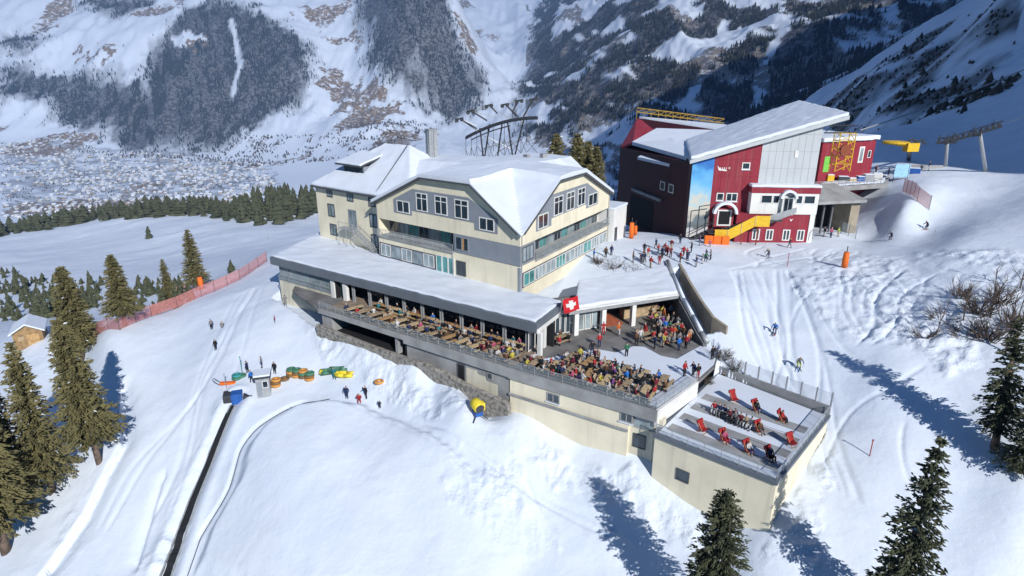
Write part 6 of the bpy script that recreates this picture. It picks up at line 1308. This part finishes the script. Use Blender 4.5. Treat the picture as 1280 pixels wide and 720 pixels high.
# long strip in front of the pavilion
for i in range(13): beer_set(F0.p(1.4 + i * 2.05, -1.95, .04), a0d + 1.35, WOODS[(i * 2) % 5], f"{ORD[i]} pavilion railing table from right", (6, 5, 4, 3, 4, 3, 2, 3, 2, 2, 1, 2, 1)[i], 0, .92)
for i in range(8): beer_set(F0.p(2.2 + i * 3.1, -4.75, .04), a0d + .02, ['wood_pale', 'wood'][i % 2], f"{ORD[i]} column side table from right", (6, 5, 5, 5, 5, 5, 4, 3)[i], 0, .95)
# bar yard
for i, (u, v, rz, n) in enumerate(((824, 404, .5, 6), (836, 428, .6, 5), (806, 424, .5, 4), (848, 412, .7, 3), (700, 428, .7, 3), (818, 392, .4, 5))): beer_set(pz(u, v, .0), rz, 'wood_grey', f"{ORD[i]} bar yard table", n, 0, .85)
for i, (u, v, j, pose, w_) in enumerate(((754, 419, 'red', 'talk', 'standing on the paving left of the others before the bar'), (773, 420, 'orange', 'walk', 'walking on the paving before the bar'), (749, 434, 'red', 'stand', 'at the edge of the snow below the bar'), (824, 414, 'white', 'talk', 'by the pillar of the bar'), (831, 416, 'bright blue', 'stand', 'in the middle of the bar crowd'), (815, 412, 'black', 'stand', 'left in the bar crowd'), (822, 421, 'black', 'talk', 'in front of the bar crowd'),
        (848, 438, 'bright blue', 'stand', 'low in the bar yard near the snow edge'), (857, 436, 'red', 'talk', 'beside the bright blue one near the snow edge'), (862, 427, 'beige', 'stand', 'near the foot of the dark wall'), (854, 424, 'brown', 'talk', 'under the dark wall'), (838, 396, 'white', 'stand', 'far back under the bar roof edge'), (829, 401, 'orange', 'stand', 'among the seated guests of the bar'), (743, 404, 'black', 'stand', 'by the glazed front left of the bar'), (737, 409, 'dark blue', 'talk', 'next to the glazed front'),
        (795, 432, 'brown', 'talk', 'below the bar pillar'), (800, 428, 'white', 'stand', 'between the bar tables'), (842, 424, 'orange', 'walk', 'passing the bar tables'), (828, 434, 'yellow', 'stand', 'at the lower end of the bar yard'), (818, 436, 'dark blue', 'talk', 'by the snow edge left of the yellow one'), (872, 474, 'black', 'stand', 'at the corner railing above the deckchair terrace'), (866, 471, 'dark blue', 'talk', 'near the corner railing of the main terrace'), (855, 470, 'red', 'stand', 'red at the right end of the middle rank'),
        (740, 444, 'black', 'talk', 'on the snow beside the first middle table'), (725, 452, 'yellow', 'stand', 'at the left end of the snowy middle rank'), (783, 446, 'green', 'stand', 'standing behind the middle rank tables'))):
    person(pose, pz(u, v, .02), pr.uniform(-3, 3), 'person in {j} jacket ' + w_, j, None, 'people standing on the terrace')
# ski yard before the station
for i, (u, v, j, pose, w_) in enumerate(((791, 328, 'brown', 'stand', 'at the left of the group above the bar roof'), (801, 327, 'red', 'stand', 'small, second from left above the bar roof'), (813, 335, 'red', 'talk', 'nearest the bar roof'), (824, 331, 'maroon', 'stand', 'right of the one nearest the bar roof'), (839, 312, 'maroon', 'stand', 'alone in the middle of the ski yard'), (820, 311, 'dark blue', 'walk', 'left of the ski yard middle'), (850, 328, 'red', 'talk', 'left in the dense red group of the yard'), (858, 324, 'red', 'stand', 'centre of the dense red group of the yard'), (864, 316, 'black', 'stand', 'behind the dense red group of the yard'),
        (870, 334, 'dark blue', 'stand', 'nearest the tan stepped wall'), (882, 327, 'green', 'ski', 'bending right of the red group'), (888, 325, 'grey', 'talk', 'right end of the yard group'), (874, 307, 'purple', 'stand', 'at the foot of the side stairs'), (887, 309, 'pink', 'stand', 'small, before the orange crash mats'), (757, 322, 'brown', 'stand', 'by the railing right of the hotel'), (764, 319, 'dark blue', 'stand', 'at the hotel end block'), (742, 325, 'bright blue', 'talk', 'beside the sunny hotel side'), (850, 305, 'black', 'walk', 'in front of the shaded hall'),
        (1030, 296, 'black', 'stand', 'left at the passage mouth'), (1038, 297, 'pink', 'stand', 'in the middle at the passage mouth'), (1047, 296, 'lime', 'talk', 'right at the passage mouth'), (1094, 218, 'orange', 'stand', 'on the snowy platform'), (1161, 213, 'black', 'stand', 'on the low wall of the plateau'), (986, 310, 'black', 'walk', 'before the red lower station wall'), (1110, 219, 'dark blue', 'stand', 'beside the pale blue board'))):
    p = gat(u, v)
    if u == 1094: p.z = 10.95
    person(pose, p, pr.uniform(-3, 3), 'person in {j} jacket ' + w_, j, None, 'people in the ski yard', pr.uniform(.9, 1.02) if 'small' not in w_ else .7)
for u, v, j, t_, pose, rz, lab, gear in ((968, 416, 'bright blue', 'dark blue', 'ski', 2.6, 'skier in bright blue jacket turning on the piste beside the terrace', 1), (998, 460, 'grey', 'lime', 'ski', 2.9, 'skier in grey jacket and lime trousers lower on the piste', 1), (1113, 300, 'dark blue', 'black', 'ski', 1.9, 'skier in dark blue gliding past the shaded bank', 1), (1158, 287, 'black', 'black', 'ski', 1.7, 'skier in black at the foot of the pale crest fence', 1), (960, 322, 'grey', 'dark blue', 'ski', 2.2, 'skier in grey crossing the yard below the station', 1),
        (344, 403, 'red', 'black', 'stand', 2.0, 'child in red and pink outfit on the upper left snow', 0), (265, 412, 'grey', 'black', 'stand', 1.0, 'person in grey standing highest on the tubing snow', 0), (270, 437, 'black', 'black', 'stand', 1.2, 'person in black standing below the grey one on the tubing snow', 0), (357, 382, 'grey', 'grey', 'talk', 0.5, 'person in grey by the cream plinth of the pavilion', 0), (370, 380, 'black', 'black', 'stand', 2.5, 'person in black by the cream plinth of the pavilion', 0),
        (310, 466, 'dark blue', 'black', 'talk', 1.5, 'person in dark blue behind the pile left of the hut', 0), (344, 467, 'black', 'black', 'stand', 3.0, 'person in black behind the grey lift hut', 0), (328, 460, 'grey', 'dark blue', 'stand', 2.0, 'person in grey seen above the snow roof of the hut', 0), (315, 478, 'bright blue', 'black', 'talk', 1.0, 'person in bright blue between the tube pile and the hut', 0), (434, 498, 'dark blue', 'dark blue', 'stand', 2.9, 'person in dark blue left of the sledge group', 0), (449, 501, 'red', 'red', 'sit', 3.4, 'person in red sitting on a sledge on the snow', 0),
        (458, 498, 'black', 'black', 'talk', 2.4, 'person in black right of the red sledge rider', 0), (418, 474, 'teal', 'teal', 'talk', 3.2, 'person in teal bending over the green raft', 0), (475, 511, 'black', 'black', 'stand', .4, 'small child in black alone right of the sledge group', 0), (278, 410, 'grey', 'grey', 'sit', .4, 'person in grey sitting on the snow beside the grey stander', 0), (890, 450, 'black', 'black', 'stand', .4, 'person in black by the bush at the wall end', 0), (905, 466, 'black', 'grey', 'stand', 1.4, 'person in black at the corner of the wind screen', 0)):
    p = gat(u, v) if (u, v) != (890, 450) else pz(890, 450, .02); s = .62 if 'child' in lab else .97
    if pose == 'sit': p.z -= .25
    o = person(pose, p, rz, lab, j, t_, None, s)
    if gear: ski_gear(o)
for i in range(16):
    u, v = pr.uniform(800, 890), pr.uniform(314, 332); p = gat(u, v); person(pr.choice(['stand', 'talk', 'walk']), p, pr.uniform(-3, 3), 'person in {j} jacket in the loose crowd between the bar roof and the station', pr.choice(['black', 'red', 'dark blue', 'grey', 'maroon', 'red']), None, 'loose crowd in the ski yard', pr.uniform(.85, 1.0))
for i in range(12):
    a, n = pr.uniform(1.5, 15.2), pr.choice([-3.6, -6.6, -.7, -3.7]); person(pr.choice(['stand', 'talk', 'talk']), F1.p(a, n + pr.uniform(-.25, .25), .05), pr.uniform(-3, 3), 'person in {j} jacket standing in the packed crowd between the main terrace tables', None, None, 'standing crowd on the main terrace', pr.uniform(.9, 1.0))
for i in range(14):
    u, v = pr.uniform(806, 862), pr.uniform(398, 436); person(pr.choice(['stand', 'talk']), pz(u, v, .02), pr.uniform(-3, 3), 'person in {j} jacket standing in the packed crowd of the bar yard', None, None, 'standing crowd in the bar yard', pr.uniform(.9, 1.0))
def hoop_mesh():
    mb = MB(); P = [Vector((-.9 + 1.8 * k / 10, 0, 1.1 * math.sin(math.pi * k / 10) ** .6 - .05)) for k in range(11)]; mb.path(P, .035, 5); mb.path([p + Vector((0, .55, 0)) for p in P], .035, 5); mb.tube((-.6, 0, .85), (-.6, .55, .85), .03, 5); mb.tube((.6, 0, .85), (.6, .55, .85), .03, 5); o = mb.build('hoop', M['metal']); me = o.data; bpy.data.objects.remove(o); return me
HM = hoop_mesh()
for i, (u, v, rz) in enumerate(((757, 333, .5), (766, 336, .7), (776, 338, .2), (784, 334, -.3), (792, 339, .5), (803, 341, .1), (772, 329, 1.0))):
    p = gat(u, v); o = bpy.data.objects.new('ski_rack', HM); COL.objects.link(o); o.location = p; o.rotation_euler = (0, 0, rz); tag(o, f"{ORD[i]} hooped metal ski rack from the hotel side behind the bar roof", 'ski rack', 'ski racks')
# deckchairs and the people lying in them
def deckchair_parts():
    out = []; f_ = MB()
    for s in (-.36, .36): f_.tube((s, .42, .02), (s, -.40, 1.12), .03, 6); f_.tube((s, -.45, .02), (s, .42, .38), .03, 6)
    f_.tube((-.36, -.40, 1.12), (.36, -.40, 1.12), .03, 6); f_.tube((-.36, -.45, .03), (.36, -.45, .03), .03, 6); f_.tube((-.36, .42, .04), (.36, .42, .04), .03, 6); out.append(('frame', f_.build('frame', M['wood'])))
    c = MB(); pts = [(-.42, 1.16), (-.33, .92), (-.20, .60), (-.05, .38), (.22, .35), (.42, .36)]; th = .03
    for (y0, z0), (y1, z1) in zip(pts[:-1], pts[1:]): c.hexa([Vector(q_) for q_ in ((-.42, y0, z0), (.42, y0, z0), (.42, y1, z1), (-.42, y1, z1), (-.42, y0, z0 + th), (.42, y0, z0 + th), (.42, y1, z1 + th), (-.42, y1, z1 + th))])
    out.append(('sling', c.build('sling', M['red']))); h = MB(); h.box((0, -.43, 1.12), (.88, .16, .34), 0, 0, Matrix.Rotation(.3, 3, 'X')); out.append(('headrest', h.build('headrest', M['red'], bevel=.06)))
    r = [(n, o.data) for n, o in out]
    for _, o in out:
        if o.modifiers: pass
        bpy.data.objects.remove(o)
    return r
DK = deckchair_parts()
rows_ = [(917, 502), (945, 514), (977, 527), (878, 540), (905, 552), (949, 541), (989, 557), (962, 574), (935, 566)]
dn = ['back row left, nearest the wind screen', 'back row middle, below the wind screen', 'back row right, close to the wind screen', 'front row left end, nearest the terrace wall', 'second in the front row from the left', 'alone in the middle of the sun terrace', 'at the right glass railing', 'front row right end, at the front corner', 'third in the front row from the left']
for i, ((u, v), w_) in enumerate(zip(rows_, dn)):
    c = pz(u, v, -1.54); rz = -2.45 + pr.uniform(-.25, .25); t = empty('deckchair', c, rz); t.scale = (.9, .9, .9); tag(t, 'red deckchair ' + w_, 'deckchair', 'red deckchairs')
    for n, me in DK: o = bpy.data.objects.new(n, me); COL.objects.link(o); o.parent = t
    if i in (1, 2, 4, 5, 7, 8): person('sitback', c + Vector((0, 0, -.1)), rz, 'person in {j} jacket in deckchair ' + w_, (None, 'black', 'red', None, 'pink', 'brown', None, 'dark blue', 'white')[i], None, 'people in deckchairs')
for i, (u, v, n) in enumerate(((905, 521, 5), (925, 531, 5))):
    c = pz(u, v, -1.55); rz = -.75; b = furniture('terrace_bench', (('bench_seat', TM[2]), ('bench_frame', TM[3])), c, rz, f"{('left', 'right')[i]} bench crowded with people in the middle of the sun terrace", 'bench', 'sun terrace benches', 'wood_grey')
    X = Vector((math.cos(rz), math.sin(rz), 0))
    for k in range(n): person('sitback', c + X * (k - 2) * .52, rz + math.pi + pr.uniform(-.3, .3), f"person in {{j}} jacket, {ORD[k]} from left on {('left', 'right')[i]} sun terrace bench", pr.choice(['black', 'dark blue', 'maroon', 'white', 'red', 'grey', 'beige']), pr.choice(['black', 'grey', 'white']), 'people on the sun terrace benches', .97)
# ------------------------------------------------------------------ the town on the valley floor
def house_mesh():
    mb = MB(); mb.box((0, 0, 2.6), (10, 12, 6.0), 0, 0); mb.add([(-5, -6, 5.6), (5, -6, 5.6), (0, -6, 8.6), (-5, 6, 5.6), (5, 6, 5.6), (0, 6, 8.6)], [(0, 1, 2), (5, 4, 3)], 0); thick(mb, [Vector((-6, -7, 5.2)), Vector((0, -7, 8.8)), Vector((0, 7, 8.8)), Vector((-6, 7, 5.2)), Vector((6, -7, 5.2)), Vector((6, 7, 5.2))], [(0, 1, 2, 3), (1, 4, 5, 2)], .5, 1)
    for x in (-2.8, 0, 2.8):
        for z in (1.6, 4.0): mb.box((x, -6.03, z), (1.2, .1, 1.3), 0, 2)
    return mb
HOUSE = []
for k, wm in enumerate(('wood_grey', 'white', 'tan_conc', 'cream_old')): o = house_mesh().build('house', [M[wm], M['snow'], M['glass']]); HOUSE.append(o.data); bpy.data.objects.remove(o)
TOWN = [(p.x, p.y) for p in (gat(*q_) for q_ in ((0, 272), (0, 178), (60, 176), (140, 190), (250, 196), (330, 205), (345, 225), (340, 238), (300, 258), (150, 268)))]
tr_ = random.Random(9); xs = [p[0] for p in TOWN]; ys = [p[1] for p in TOWN]; spots = []
while len(spots) < 950:
    x, y = tr_.uniform(min(xs), max(xs)), tr_.uniform(min(ys), max(ys))
    if not inpoly([x], [y], TOWN)[0] or tr_.random() > .55 + 1.2 * float(fbm(np.array([x / 130]), np.array([y / 130]), 3, 201)[0]): continue
    if any(abs(x - a) < 12 and abs(y - b) < 14 for a, b, *_ in spots): continue
    spots.append((x, y, tr_.choice([0, 0, 1, 1, 1, 2, 3]), tr_.choice([0, .3, 1.57, 1.2, -.4]) + tr_.uniform(-.2, .2), tr_.uniform(.6, 1.15)))
spots.sort(key=lambda q_: q_[1])
for x, y, k, rz, s in spots[:280]:
    o = bpy.data.objects.new('house', HOUSE[k]); COL.objects.link(o); o.location = (x, y, hz(x, y) - .5); o.rotation_euler = (0, 0, rz); o.scale = (s, s, s * .95); tag(o, 'small snow roofed house in the hazy town on the valley floor', 'house', 'houses of the valley town')
V_, F_, MI_ = [], [], []
for x, y, k, rz, s in spots[280:]:
    me = HOUSE[k]; b = len(V_); c, sn = math.cos(rz) * s, math.sin(rz) * s; z = hz(x, y) - .5
    V_ += [(x + v.co.x * c - v.co.y * sn, y + v.co.x * sn + v.co.y * c, z + v.co.z * s) for v in me.vertices]; F_ += [tuple(i + b for i in p.vertices) for p in me.polygons]; MI_ += [(k if p.material_index == 0 else 3 + p.material_index) for p in me.polygons]
mb = MB(); mb.v, mb.f, mb.m = V_, F_, MI_; tag(mb.build('town_houses', [M['wood_grey'], M['white'], M['tan_conc'], M['cream_old'], M['snow'], M['glass']]), 'far houses of the hazy valley town reading as one grey speckled mass', 'houses', kind='stuff')
# garden trees, hedges and bare woods round the town
def town_trees(n, poly, lab, hr, wr, mi, seed):
    x, y = scatter(poly, math.sqrt((max(p[0] for p in poly) - min(p[0] for p in poly)) * (max(p[1] for p in poly) - min(p[1] for p in poly)) / n), lambda x, y: inpoly(x, y, poly) * sstep(-.2, .25, fbm(x / 45, y / 45, 3, seed)))
    z = zs_of(x, y); h = RNG.uniform(*hr, len(x)); v, f_ = cones(x, y, z - .3, h, h * RNG.uniform(*wr, len(x))); tag(np_mesh('town_trees', v, f_, [M['shrub'], M['forest']], mi=np.repeat((RNG.uniform(0, 1, len(x)) < mi).astype(int), 15)), lab, 'trees', kind='stuff')
town_trees(9000, TOWN, 'bare garden trees and hedges between the houses of the valley town', (3, 7), (.3, .5), .3, 301)
BELT = onground([(60,172),(150,188),(270,190),(300,170),(420,160),(470,150),(520,150),(560,165),(470,190),(420,200),(350,205),(250,203),(140,197),(60,182)])
town_trees(9000, BELT, 'bare brownish wood along the foot of the far mountainside', (6, 13), (.25, .45), .25, 303)

for o in SC.objects:
    if o.get('label') and len(o['label'].split()) > 16: print('LONG', o['label'])
